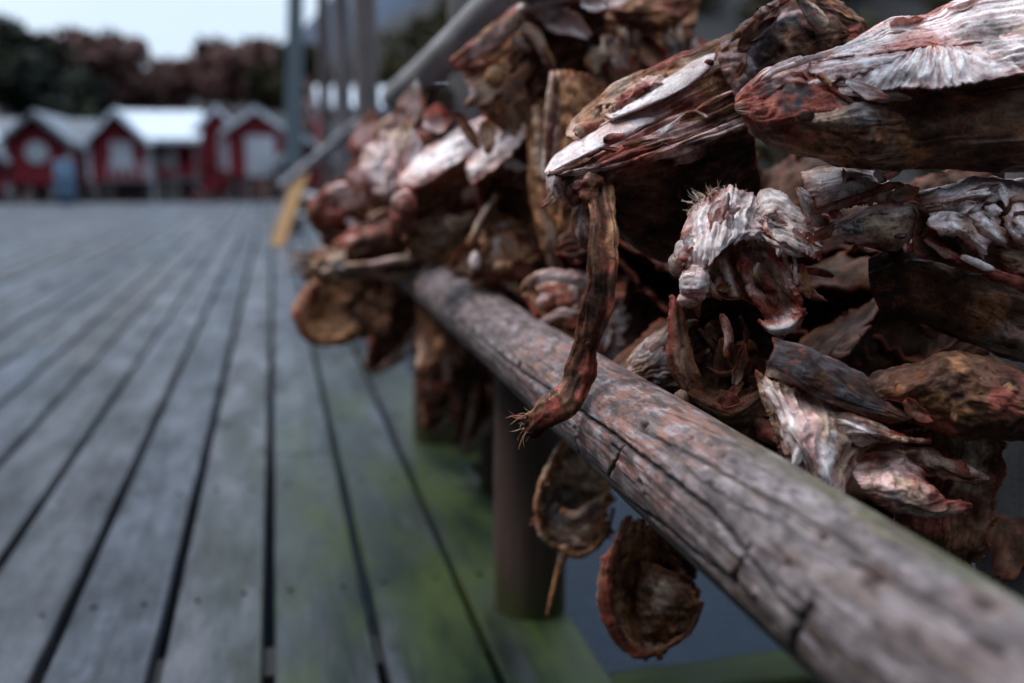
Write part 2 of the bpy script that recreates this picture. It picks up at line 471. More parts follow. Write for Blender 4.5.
tr('bare_tree', 'low reddish tree beside the small round one, left of it', 146, 82, 130, 56, 60, AUTUMN, 13, n=1500)
tr('bare_tree', 'wide brown tree rising towards the tall grey board', 248, 44, 125, 50, 84, AUTUMN, 4, n=2800)
tr('bush_tree', 'tall olive brown tree right behind the tall grey board', 285, 38, 130, 46, 54, OLIVE, 6, n=2200)

# ------------------------------------------------------------------ cabins
def cabin(label, xc, Y, w_, hw, hr, depth, zb, roofmat, yaw=0, window=None, door=None, stilts=True, eave=.15, porch=None):
    t = empty('cabin', (xc, Y, 0), label, 'cabin'); t.rotation_euler = (0, 0, yaw)
    m = MB(); h2 = w_/2
    m.prism([(-h2, zb), (h2, zb), (h2, hw), (0, hr), (-h2, hw)], 0, depth)
    m.build('wall', RED, t)
    m = MB(); s = (hr-hw)/h2; e = h2+eave; th = .09
    for sg in (1, -1):
        m.prism([(0, hr+.02), (sg*e, hr-s*e+.02), (sg*e, hr-s*e+.02+th), (0, hr+.02+th*1.15)], -.3, depth+.25)
    m.build('roof', roofmat, t)
    for sg in (1, -1):
        m = MB(); m.prism([(0, hr-.07), (sg*e, hr-s*e-.07), (sg*e, hr-s*e+.015), (0, hr+.015)], -.34, -.303); m.build('barge_board', WHITE if roofmat is SNOW else GREYW, t)
    for sg in (1, -1):
        m = MB(); m.box((sg*h2-.05, -.03, zb), (sg*h2+.05, .05, hw)); m.build('corner_board', WHITE, t)
    if window:
        for (x, z, ww, hh, rnd) in window:
            m = MB()
            if rnd:
                pts = [(x+ww/2*math.cos(a), z+hh/2*math.sin(a)) for a in np.linspace(0, 2*math.pi, 25)[:-1]]
                m.prism(pts, -.06, -.002); f = m.build('window', WHITE, t)
                pts = [(x+ww*.36*math.cos(a), z+hh*.36*math.sin(a)) for a in np.linspace(0, 2*math.pi, 25)[:-1]]
                m = MB(); m.prism(pts, -.075, -.062); m.build('pane', GLASS, f)
            else:
                b_ = .07
                m.box((x-ww/2, -.06, z-hh/2), (x-ww/2+b_, -.002, z+hh/2)); m.box((x+ww/2-b_, -.06, z-hh/2), (x+ww/2, -.002, z+hh/2))
                m.box((x-ww/2+b_, -.06, z-hh/2), (x+ww/2-b_, -.002, z-hh/2+b_)); m.box((x-ww/2+b_, -.06, z+hh/2-b_), (x+ww/2-b_, -.002, z+hh/2))
                m.box((x-.02, -.05, z-hh/2+b_), (x+.02, -.004, z+hh/2-b_))
                f = m.build('window', WHITE, t)
                m = MB(); m.box((x-ww/2+b_, -.03, z-hh/2+b_), (x+ww/2-b_, -.004, z+hh/2-b_)); m.build('pane', GLASS, f)
    if door:
        x, z0, ww, hh = door
        m = MB(); m.box((x-ww/2, -.07, z0), (x+ww/2, -.002, z0+hh)); d = m.build('door', WHITE, t)
        m = MB(); m.box((x-ww*.28, -.085, z0+hh*.12), (x+ww*.28, -.072, z0+hh*.45)); m.box((x-ww*.28, -.085, z0+hh*.55), (x+ww*.28, -.072, z0+hh*.9)); m.build('panel', WHITE, d)
    if stilts:
        for sx in (-h2+.1, -h2*.35, h2*.35, h2-.1):
            for sy in (.1, depth-.2):
                m = MB(); m.box((sx-.07, sy-.07, -1.8), (sx+.07, sy+.07, zb-.002)); m.build('stilt', GREYW, t)
    return t
YC = 33.0
k_ = YC/F
def X(px): return float(atY(px, 165, YC)[0])
def Z(py): return float(atY(200, py, YC)[2])
# leftmost roof corner
cabin('cabin of which only the snowy roof edge shows at the left border', X(-38), YC, 2.4, Z(158), Z(118), 5, Z(192), SNOW)
c1 = cabin('red cabin with one round white window and grey roof', X(38), YC, (X(70)-X(6)), Z(142), Z(116), 4.5, Z(184), SLATE, window=[(0, Z(153), .66, .66, True)])
c1b = cabin('low dark roofed shed between the round window cabin and the white roofed one', X(76), YC+2.5, 1.9, Z(150), Z(121), 3, Z(190), SLATE, yaw=R_(90))
c2 = cabin('red cabin with a long snowy roof and a white double window', X(120), YC-.2, (X(148)-X(90)), Z(142), Z(113), 2.2, Z(180), SNOW, window=[(.1, Z(155), .62, .8, False)])
m = MB()
for zz in (164, 170): m.box((-.25, -.55, Z(zz)-.02), (.78, -.5, Z(zz)+.02))
for xx in (-.25, .02, .27, .52, .76): m.box((xx, -.555, Z(179)), (xx+.03, -.503, Z(163)))
m.build('railing', WHITE, c2)
m = MB(); m.box((-.3, -.6, Z(181)), (.85, -.003, Z(179))); m.build('porch_floor', GREYW, c2)
# long wing of c2 with snowy roof
def wing(label, px0, px1, Yf, ztop, zeave, zb, depth, panes):
    t = empty('boat_shed', (X((px0+px1)/2), Yf, 0), label, 'shed')
    a, b_ = X(px0)-X((px0+px1)/2), X(px1)-X((px0+px1)/2)
    m = MB(); m.box((a, .4, zb), (b_, depth, zeave)); m.build('wall', RED, t)
    m = MB()
    v = [(a-.1, -.2, zeave), (b_+.1, -.2, zeave), (b_+.1, depth/2, ztop), (a-.1, depth/2, ztop), (a-.1, depth+.2, zeave), (b_+.1, depth+.2, zeave)]
    vv = v + [(x, y, z+.14) for x, y, z in v]
    m.add(vv, [(0, 3, 2, 1), (3, 4, 5, 2), (6, 7, 8, 9), (9, 8, 11, 10), (0, 1, 7, 6), (4, 10, 11, 5), (0, 6, 9, 3), (3, 9, 10, 4), (1, 2, 8, 7), (2, 5, 11, 8)])
    m.build('roof', SNOW, t)
    for p0, p1, y0, y1 in panes:
        m = MB(); x0 = X(p0)-X((px0+px1)/2); x1 = X(p1)-X((px0+px1)/2)
        m.box((x0, .33, Z(y1)), (x1, .398, Z(y0))); f = m.build('window', WHITE, t)
        m = MB(); m.box((x0+.07, .31, Z(y1)+.07), (x1-.07, .328, Z(y0)-.07)); m.build('pane', GLASS, f)
    for px_ in (152, 175, px1-3):
        m = MB(); x0 = X(px_)-X((px0+px1)/2)
        m.box((x0-.05, -.12, -1.8), (x0+.05, -.02, zeave-.002)); m.build('porch_post', WHITE if px_ < 160 else GREYW, t)
    m = MB(); m.box((a, -.1, Z(181)), (b_, .395, Z(178))); m.build('porch_floor', GREYW, t)
    m = MB(); m.box((a, -.09, Z(170)), (b_, -.05, Z(168))); m.box((a, -.09, Z(175)), (b_, -.05, Z(173))); m.build('railing', RED, t)
    return t
wing('long red boat shed under a snowy roof beside the white windowed cabin', 121, 199, YC+.1, Z(113), Z(143), Z(186), 3.2, [(158, 174, 147, 168)])
c3 = cabin('narrow red cabin partly hidden behind the white doored one', X(218), YC+.6, (X(240)-X(200)), Z(128), Z(107), 4, Z(192), SNOW, window=[(.25, Z(152), .5, 1.1, False)])
c4 = cabin('red cabin on stilts with a wide white door under its gable', X(258), YC-1.2, (X(288)-X(231)), Z(131), Z(111), 4, Z(176), SNOW, door=(.1, Z(176), .85, Z(136)-Z(176)))
c5 = cabin('small red cabin with a low snowy roof beside the tall grey board', X(303), YC-3, 1.5, Z(160), Z(140), 3, Z(185), SNOW)
# long red building with a white roof behind the rack
tb = empty('warehouse', atY(400, 165, 30), 'long dark red building with a white roof behind the rack posts', 'building')
Yb = 30.0
pa, pb = atY(318, 84, Yb), atY(505, 112, Yb)
def L_(px, py): 
    p = atY(px, py, Yb); return p[0]-tb.location[0], p[2]-tb.location[2]
x0, zt = L_(318, 84); x1, ze = L_(505, 113); _, zb = L_(400, 190)
m = MB(); m.box((x0+.1, .3, zb), (x1-.1, 5, ze-.002)); m.build('wall', RED, tb)
m = MB()
v = [(x0, 0, ze), (x1, 0, ze), (x1, 2.6, zt), (x0, 2.6, zt), (x0, 5.3, ze), (x1, 5.3, ze)]
vv = v + [(x, y, z+.15) for x, y, z in v]
m.add(vv, [(0, 3, 2, 1), (3, 4, 5, 2), (6, 7, 8, 9), (9, 8, 11, 10), (0, 1, 7, 6), (4, 10, 11, 5), (0, 6, 9, 3), (3, 9, 10, 4), (1, 2, 8, 7), (2, 5, 11, 8)])
m.build('roof', SNOW, tb)
m = MB(); a_, b_ = L_(345, 122); m.box((a_-.4, .2, b_-.9), (a_+.4, .298, b_)); f = m.build('window', WHITE, tb)
m = MB(); m.box((a_-.32, .17, b_-.82), (a_+.32, .198, b_-.08)); m.build('pane', GLASS, f)

# steps, blue barrel and stilt rails in front of the cabins
t = empty('staircase', (X(213), YC-1.5, 0), 'red wooden steps leading up beside the stilted cabin', 'stairs')
m = MB()
for k in range(6): m.box((-.5+k*.17, -.4, -.05+k*.16), (-.5+k*.17+.24, .4, -.01+k*.16))
m.build('tread', RED, t)
m = MB(); m.prism([(-.55, .75), (.55, 1.8), (.55, 1.9), (-.55, .85)], -.44, -.4); m.build('handrail', RED, t)
b = atY(69, 202, 27.0)
t = empty('barrel', (b[0], 26.7, 0.01), 'faded blue barrel standing upright before the left cabins', 'barrel')
prof = [(0, 0), (.2, 0), (.22, .05), (.23, .3), (.24, .32), (.23, .34), (.23, .6), (.24, .62), (.23, .64), (.22, 1.0), (.2, 1.05), (0, 1.05)]
V = []; Fc = []
for i, (rr, zz) in enumerate(prof):
    V += [(rr*math.cos(a), rr*math.sin(a), zz) for a in np.linspace(0, 2*math.pi, 25)[:-1]]
for i in range(len(prof)-1):
    for j in range(24): Fc.append((i*24+j, i*24+(j+1) % 24, (i+1)*24+(j+1) % 24, (i+1)*24+j))
link('body', mesh_np('body', V, Fc), BLUE, t)
m = MB(); m.box((-.05, -.05, 1.051), (.05, .05, 1.09)); m.build('bung', GREYW, t)

# leaning yellow board
y0 = .95*F/75.0
b = atY(277, 239, 12.2); e = atY(305, 158, 12.6)
t = empty('leaning_board', (b[0], b[1], 0), 'yellow pine board leaning at the far end of the rack', 'board')
d = Vector(e-b); L = d.length; q = d.to_track_quat('Z', 'Y').to_matrix().to_4x4()
m = MB(); m.box((-.105, -.02, 0), (.105, .02, L), M=q); m.build('plank', YELLOW, t)
m = MB(); m.box((-.108, -.05, L*.52), (.108, -.022, L*.6), M=q); m.build('cleat', YELLOW, t)
b = atY(292, 216, 14.5)
t = empty('plastic_tub', (b[0], 14.5, .005), 'pale plastic tub on the deck beside the yellow board', 'tub')
V = []; Fc = []
prof = [(0, 0), (.13, 0), (.17, .24), (.185, .24), (.185, .265), (.165, .265), (.125, .03), (0, .03)]
for rr, zz in prof: V += [(rr*math.cos(a), rr*math.sin(a), zz) for a in np.linspace(0, 2*math.pi, 25)[:-1]]
for i in range(len(prof)-1):
    for j in range(24): Fc.append((i*24+j, i*24+(j+1) % 24, (i+1)*24+(j+1) % 24, (i+1)*24+j))
link('body', mesh_np('body', V, Fc), WHITE, t)

# ------------------------------------------------------------------ rack: rails and posts
def pole(name, p0, p1, r0, r1, mat, parent, seed=0, nl=60, nr=28, col=(.17, .15, .145), wob=.012, moss=0.0):
    p0, p1 = np.asarray(p0, float), np.asarray(p1, float)
    L = np.linalg.norm(p1-p0); ax = (p1-p0)/L
    s = np.cross(ax, [0.3, .2, 1]) if abs(ax[2]) < .9 else np.cross(ax, [1, 0, 0]); s /= np.linalg.norm(s); q = np.cross(ax, s)
    T = np.linspace(0, 1, nl)[:, None]; A = np.linspace(0, 2*math.pi, nr+1)[:-1][None, :]
    rad = (r0+(r1-r0)*T)*(1+.05*fbm(np.cos(A)*1.2+seed, np.sin(A)*1.2, T*L*2.2+seed, 3) + .02*fbm(np.cos(A)*6+seed, np.sin(A)*6, T*L*2, 2))
    wx = wob*perlin(T*L*.8, seed*3.3, 1.0); wy = wob*perlin(T*L*.8, seed*3.3, 9.0)
    Pt = p0 + ax*(T*L)[..., None] + s*((rad*np.cos(A)+wx))[..., None] + q*((rad*np.sin(A)+wy))[..., None]
    V = Pt.reshape(-1, 3)
    n = fbm(V[:, 0]*9+seed, V[:, 1]*2, V[:, 2]*(2 if abs(ax[2]) > .5 else 9), 4)
    C = np.array(col)*(1+.35*n)[:, None]
    if moss:
        mm = sstep(moss, 0.0, V[:, 2]+.06*n)[:, None]*.8
        C = C*(1-mm)+np.array([.05, .062, .018])*mm
    idx = np.arange(nl*nr).reshape(nl, nr); nx = np.roll(idx, -1, 1)
    Fc = np.stack([idx[:-1], nx[:-1], nx[1:], idx[1:]], -1).reshape(-1, 4)
    V2 = np.concatenate([V, [p0, p1]]); C = np.concatenate([C, [np.array(col)*.8]*2])
    c0 = [(len(V), nx[0, j], idx[0, j], idx[0, j]) for j in range(nr)]
    me = bpy.data.meshes.new(name)
    faces = [tuple(f) for f in Fc] + [(len(V), nx[0, j], idx[0, j]) for j in range(nr)] + [(len(V)+1, idx[-1, j], nx[-1, j]) for j in range(nr)]
    off = np.array(parent.location) if parent is not None else 0
    me.from_pydata([tuple(v) for v in (V2-off)], [], [tuple(int(i) for i in f) for f in faces]); me.update()
    a = me.attributes.new('Col', 'FLOAT_COLOR', 'POINT'); c4 = np.ones((len(V2), 4), np.float32); c4[:, :3] = np.clip(C, 0, 1)
    a.data.foreach_set('color', c4.ravel())
    me.polygons.foreach_set('use_smooth', np.full(len(me.polygons), True))
    return link(name, me, mat, parent)

rack = empty('drying_rack', (.5, 2.0, 0), 'weathered wooden fish drying rack of round poles along the deck edge', 'drying rack')
RX, RZ, RR = .395, H-.307, .0605
def lower_rail():
    nl, nr = 1500, 290
    Yv = .22 + (3.15-.22)*np.linspace(0, 1, nl)**1.25
    A = np.linspace(0, 2*math.pi, nr+1)[:-1]
    T, A2 = np.meshgrid(Yv, A, indexing='ij')
    ca, sa = np.cos(A2), np.sin(A2)
    rad = RR*(1 + .045*fbm(ca*.9, sa*.9, T*2.4, 3) + .018*fbm(ca*4, sa*4, T*3, 3))
    rad += .0007*fbm(ca*14, sa*14, T*5, 4)
    # colour
    n1 = fbm(ca*2.4, sa*2.4, T*13, 5); n2 = fbm(ca*5+5, sa*5, T*36+4, 5); n3 = fbm(ca*26, sa*26, T*7, 4); n4 = fbm(ca*3.4, sa*3.4, T*27+9, 5)
    grey = np.array([.185, .168, .174]); pale = np.array([.37, .35, .37]); salmon = np.array([.30, .165, .135]); dark = np.array([.085, .075, .075]); green = np.array([.10, .115, .045]); tan = np.array([.36, .25, .15])
    C = grey*(1+.35*n3)[..., None]
    def blend(C, c, k): k = np.clip(k, 0, 1)[..., None]; return C*(1-k)+c*k
    midz = sstep(.72, .86, T)*sstep(1.62, 1.30, T)
    C = blend(C, salmon, midz*sstep(-.6, -.2, n1+.15*n3)*.95)
    C = blend(C, np.array([.22, .165, .165]), sstep(1.2, 1.6, T)*.6)
    C = blend(C, pale, sstep(.1, .5, n2+.2*n3)*(.8-.1*sstep(.9, .6, T)))
    C = blend(C, pale*.98, sstep(2.15, 2.55, T)*sstep(-.3, .3, n4)*.7)
    # darker tone on the lower flank, algae along the crown towards the fish
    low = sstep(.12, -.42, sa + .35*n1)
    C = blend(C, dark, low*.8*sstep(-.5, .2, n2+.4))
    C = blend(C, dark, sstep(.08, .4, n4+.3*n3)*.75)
    C = blend(C, np.array([.10, .07, .065]), sstep(.05, .5, fbm(ca*4+9, sa*4, T*22, 5))*.6)
    hair = np.abs(perlin(ca*8+3, sa*8, T*4.5)); msk = sstep(.12, .5, fbm(ca*3+7, sa*3, T*6, 2))
    hl = sstep(.028, .006, hair)*msk; rad -= .0016*hl; C = blend(C, np.array([.03, .022, .02]), hl*.85)
    fl = sstep(.05, .015, np.abs(perlin(ca*16, sa*16, T*26)))*sstep(.1, .4, fbm(ca*3, sa*3+8, T*9, 3)); rad -= .0008*fl; C = blend(C, np.array([.05, .04, .035]), fl*.6)
    C = blend(C, green, sstep(1.05, .55, T)*sstep(.62, .9, sa*.75+ca*.66+.12*n2)*.75)
    C = blend(C, tan*.8, sstep(.35, .5, fbm(ca*9, sa*9, T*2.6+3, 3))*.25)
    pf = fbm(ca*3.6+21, sa*3.6, T*24, 5)
    C = blend(C, pale*1.1, sstep(.22, .42, pf)*.3)
    C = blend(C, np.array([.055, .045, .044]), sstep(.26, .42, fbm(ca*4.4, sa*4.4+31, T*20, 5))*.6)
    C = C*np.array([.92, .82, .79])
    C *= (1+.16*n3)[..., None]
    # cracks and knots measured on the pole
    def hit(px, py):
        d = ray(px, py); ox, oz = -RX, H-RZ
        a = d[0]**2+d[2]**2; b = 2*(ox*d[0]+oz*d[2]); c = ox*ox+oz*oz-RR**2
        disc = b*b-4*a*c
        t = (-b-math.sqrt(max(disc, 0)))/(2*a)
        p = CAM+t*d
        return math.atan2(p[2]-RZ, p[0]-RX), p[1]
    def crack(pts, width, depth, k=.9):
        nonlocal rad, C
        h = [hit(*p) for p in pts]
        th = np.unwrap([a for a, _ in h]); ys = np.array([y for _, y in h])
        # distance to the polyline in (arc, Y)
        arc = RR
        best = np.full(T.shape, 9.0)
        Aw = np.where(A2 > math.pi, A2-2*math.pi, A2)
        for i in range(len(h)-1):
            a0, y0_, a1, y1_ = th[i]*arc, ys[i], th[i+1]*arc, ys[i+1]
            jit = .0016*perlin(T*60+i, 2.2) + .0007*perlin(T*230, i*3.0)
            dA = (Aw - th[i]); dA = (dA+math.pi) % (2*math.pi)-math.pi
            x = dA*arc + jit; y = T-y0_
            vx, vy = a1-a0, y1_-y0_; L2 = vx*vx+vy*vy+1e-12
            s = np.clip((x*vx+y*vy)/L2, 0, 1)
            best = np.minimum(best, np.hypot(x-s*vx, (y-s*vy)))
        g = np.exp(-(best/(width*1.9*(1+.45*perlin(T*40, 7.7))))**2)
        width_ = width
        rad = rad - depth*1.3*g
        C = blend(C, np.array([.018, .013, .012]), np.clip(g*1.5, 0, 1)*k)
    crack([(560, 398), (600, 425), (631, 449), (680, 486), (713, 513), (755, 566), (795, 619), (830, 660)], .0012, .004)
    crack([(560, 446), (603, 500), (661, 523), (690, 548), (735, 582), (775, 625)], .0013, .004)
    crack([(640, 430), (700, 458), (760, 492), (830, 530), (900, 575)], .0008, .002, .7)
    crack([(610, 445), (617, 452), (612, 470)], .0011, .003)
    crack([(622, 446), (614, 462), (609, 476)], .0010, .003)
    crack([(596, 470), (590, 480), (592, 492)], .0011, .003)
    crack([(735, 582), (742, 560), (748, 545)], .0013, .003)
    crack([(798, 655), (795, 640), (812, 606)], .0016, .004)
    crack([(575, 440), (580, 452), (571, 462)], .0010, .002)
    crack([(470, 330), (520, 372), (560, 398)], .0010, .003, .7)
    crack([(685, 470), (730, 500), (770, 520)], .0007, .0015, .6)
    crack([(850, 560), (930, 600), (1000, 650)], .0012, .003, .6)
    crack([(660, 410), (700, 425), (760, 455)], .0008, .0015, .6)
    for (px, py, rr, kk) in [(643, 425, .0052, 1), (518, 366, .006, 1), (462, 323, .007, .9), (868, 578, .0058, .9), (983, 602, .0062, .9), (738, 578, .004, .9),
                             (822, 536, .003, .8), (787, 565, .003, .6), (690, 437, .003, .6), (640, 485, .004, .5), (575, 430, .004, .6), (720, 455, .004, .5), (760, 600, .003, .6), (910, 640, .006, .5)]:
        a0, y0_ = hit(px, py)
        dA = (A2-a0+math.pi) % (2*math.pi)-math.pi
        x = dA*RR; y = T-y0_
        dd = np.hypot(x*(1+.3*perlin(T*150, A2*9)), y*.72)
        g = np.exp(-(dd/rr)**2); ring = np.exp(-((dd-rr*1.7)/(rr*.6))**2)
        rad = rad - .006*g*kk + .0012*ring
        C = blend(C, np.array([.035, .016, .012]), np.clip(g*1.5, 0, 1)*kk); C = blend(C, salmon*.7, ring*.35*kk)
    V = np.stack([RX+rad*ca, T, RZ+rad*sa], -1).reshape(-1, 3) - np.array(rack.location)
    idx = np.arange(nl*nr).reshape(nl, nr); nx = np.roll(idx, -1, 1)
    Fc = np.stack([idx[:-1], idx[1:], nx[1:], nx[:-1]], -1).reshape(-1, 4)
    ends = []
    Vc = np.concatenate([V, [V[:nr].mean(0), V[-nr:].mean(0)]]); Cc = np.concatenate([C.reshape(-1, 3), [[.3, .25, .2]]*2])
    e0, e1 = len(V), len(V)+1
    q = [(e0, idx[0, j], nx[0, j], nx[0, j]) for j in range(0)]
    me = mesh_np('rail', Vc, Fc, Cc)
    import bmesh
    bm = bmesh.new(); bm.from_mesh(me)
    bmesh.ops.holes_fill(bm, edges=[e for e in bm.edges if e.is_boundary], sides=0)
    bm.to_mesh(me); bm.free()
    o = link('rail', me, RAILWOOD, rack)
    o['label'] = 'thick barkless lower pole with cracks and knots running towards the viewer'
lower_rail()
UX, UZ = .50, 1.27
pole('rail', (UX-.03, -.6, UZ+.09), (UX-.005, 4.25, UZ-.05), .058, .05, RAILWOOD, rack, 3, 260, 36, (.27, .25, .25), wob=.025)
pole('rail', (.95, -.6, 1.62), (.98, 6.0, 1.52), .05, .045, RAILWOOD, rack, 4, 120, 24, (.10, .09, .09))
pole('rail', (.62, 5.2, .72), (.3, 9.6, .66), .05, .045, RAILWOOD, rack, 5, 60, 24, (.26, .25, .26))
for i, (x, y, r_, top, bot, col) in enumerate([
        (.512, 1.99, .077, 1.5, -.02, (.085, .052, .042)),
        (.525, 3.38, .08, 1.2, -.02, (.085, .05, .04)),
        (.64, 3.35, .072, 3.4, -1.9, (.19, .175, .175)),
        (.945, 1.08, .055, 1.5, -1.9, (.17, .165, .17)),
        (.625, 2.80, .062, .85, -1.9, (.05, .035, .032)),
        (.60, 6.6, .075, 3.4, -.02, (.20, .17, .165)),
        (.62, 9.2, .075, 3.6, -.02, (.19, .165, .17)),
        (.62, 12.2, .07, 4.2, -.02, (.13, .10, .10))]):
    pole('post', (x, y, bot), (x+.012, y, top), r_*1.03, r_*.95, POSTWOOD, rack, 11+i*1.7, 90, 32, col, .012, moss=.16 if y < 4 else 0)
a, b = atY(296, 176, 8.6), atY(352, 128, 8.2)
pole('brace', a-(b-a)*.25, b+(b-a)*.1, .042, .04, RAILWOOD, rack, 31, 40, 20, (.33, .33, .35))
# tall grey board post at the far end
b = atY(289, 192, 19.5)
t = empty('tall_board', (b[0]+.03, 19.5, 0), 'tall blue grey weathered board standing upright before the cabins', 'board')
m = MB()
m.add([(-.17, 0, 0), (.2, 0, 0), (.2, .12, 0), (-.17, .12, 0), (.13, 0, 4.8), (.40, 0, 4.8), (.40, .12, 4.8), (.13, .12, 4.8)],
      [(0, 3, 2, 1), (4, 5, 6, 7), (0, 1, 5, 4), (1, 2, 6, 5), (2, 3, 7, 6), (3, 0, 4, 7)], (.17, .21, .235))
m.build('plank', POSTWOOD, t)
m = MB(); m.box((.02, -.05, .6), (.2, -.003, 1.0), (.15, .17, .2)); m.build('cleat', POSTWOOD, t)
# mossy cross beams that carry the rack
def beam(label, x0, x1, y, z, s):
    nl, nr = 60, 24
    t = np.linspace(0, 1, nl)
    V = []; C = []
    sq = [(-1, -1), (-1, -.5), (-1, 0), (-1, .5), (-1, 1), (-.5, 1.03), (0, 1.04), (.5, 1.03), (1, 1), (1, .5), (1, 0), (1, -.5), (1, -1), (.5, -1), (0, -1), (-.5, -1)]
    nr = len(sq)
    for ti in t:
        for (a_, b_) in sq:
            n = float(fbm(ti*(x1-x0)*6+y, a_*1.3+5, b_*1.3, 3))
            V.append((x0+(x1-x0)*ti, y+a_*s*(1+.05*n), z+b_*s*(1+.05*n)))
            k = max(0, min(1, (b_-.3)*2+.6*n)); c = np.array([.045, .032, .028])*(1+.4*n)
            C.append(c*(1-k)+np.array([.022, .03, .009])*(1+.4*n)*k)
    idx = np.arange(nl*nr).reshape(nl, nr); nx = np.roll(idx, -1, 1)
    Fc = np.stack([idx[:-1], nx[:-1], nx[1:], idx[1:]], -1).reshape(-1, 4)
    o = link('support_beam', mesh_np('support_beam', V, Fc, np.array(C)), BEAMWOOD)
    return tag(o, label, 'beam')
beam('mossy squared timber over the water below the thick pole, nearest one', .612, 2.6, 1.80, -.17, .06)
beam('mossy squared timber over the water behind the second post', .60, 2.6, 3.25, -.10, .065)

# ------------------------------------------------------------------ fish pieces
PAL = {'W': (.80, .73, .72), 'P': (.66, .455, .42), 'R': (.27, .075, .052), 'B': (.17, .085, .05), 'O': (.38, .19, .085), 'G': (.27, .24, .235),
       'K': (.036, .022, .017), 'T': (.46, .335, .245), 'C': (.37, .12, .095), 'D': (.065, .062, .068), 'S': (.085, .045, .028)}
def cr(A, n, axis):
    A = np.moveaxis(np.asarray(A, float), axis, 0)
    m = A.shape[0]
    t = np.linspace(0, m-1, n); i = np.minimum(t.astype(int), m-2); f = (t-i)
    f = f.reshape((-1,)+(1,)*(A.ndim-1))
    ext = np.concatenate([[2*A[0]-A[1]], A, [2*A[-1]-A[-2]]])
    p0, p1, p2, p3 = ext[i], ext[i+1], ext[i+2], ext[i+3]
    r = .5*((2*p1)+(-p0+p2)*f+(2*p0-5*p1+4*p2-p3)*f*f+(-p0+3*p1-3*p2+p3)*f**3)
    return np.moveaxis(r, 0, axis)
def lin2(Cg, u, v):
    m, n = Cg.shape[:2]
    x = np.clip(u, 0, 1)*(n-1); y = np.clip(v, 0, 1)*(m-1)
    i = np.minimum(x.astype(int), max(n-2, 0)); j = np.minimum(y.astype(int), max(m-2, 0))
    fx = x-i; fy = y-j
    sh = lambda f: f*f*(3-2*f)
    fx = sh(sh(fx))[..., None]; fy = sh(sh(fy))[..., None]
    i1 = np.minimum(i+1, n-1); j1 = np.minimum(j+1, m-1)
    return (Cg[j, i]*(1-fx)+Cg[j, i1]*fx)*(1-fy)+(Cg[j1, i]*(1-fx)+Cg[j1, i1]*fx)*fy
SEED = [0]
PALER = [False]
PALE_OF = str.maketrans('SKBR', 'BSOC')
STEP = 1.45
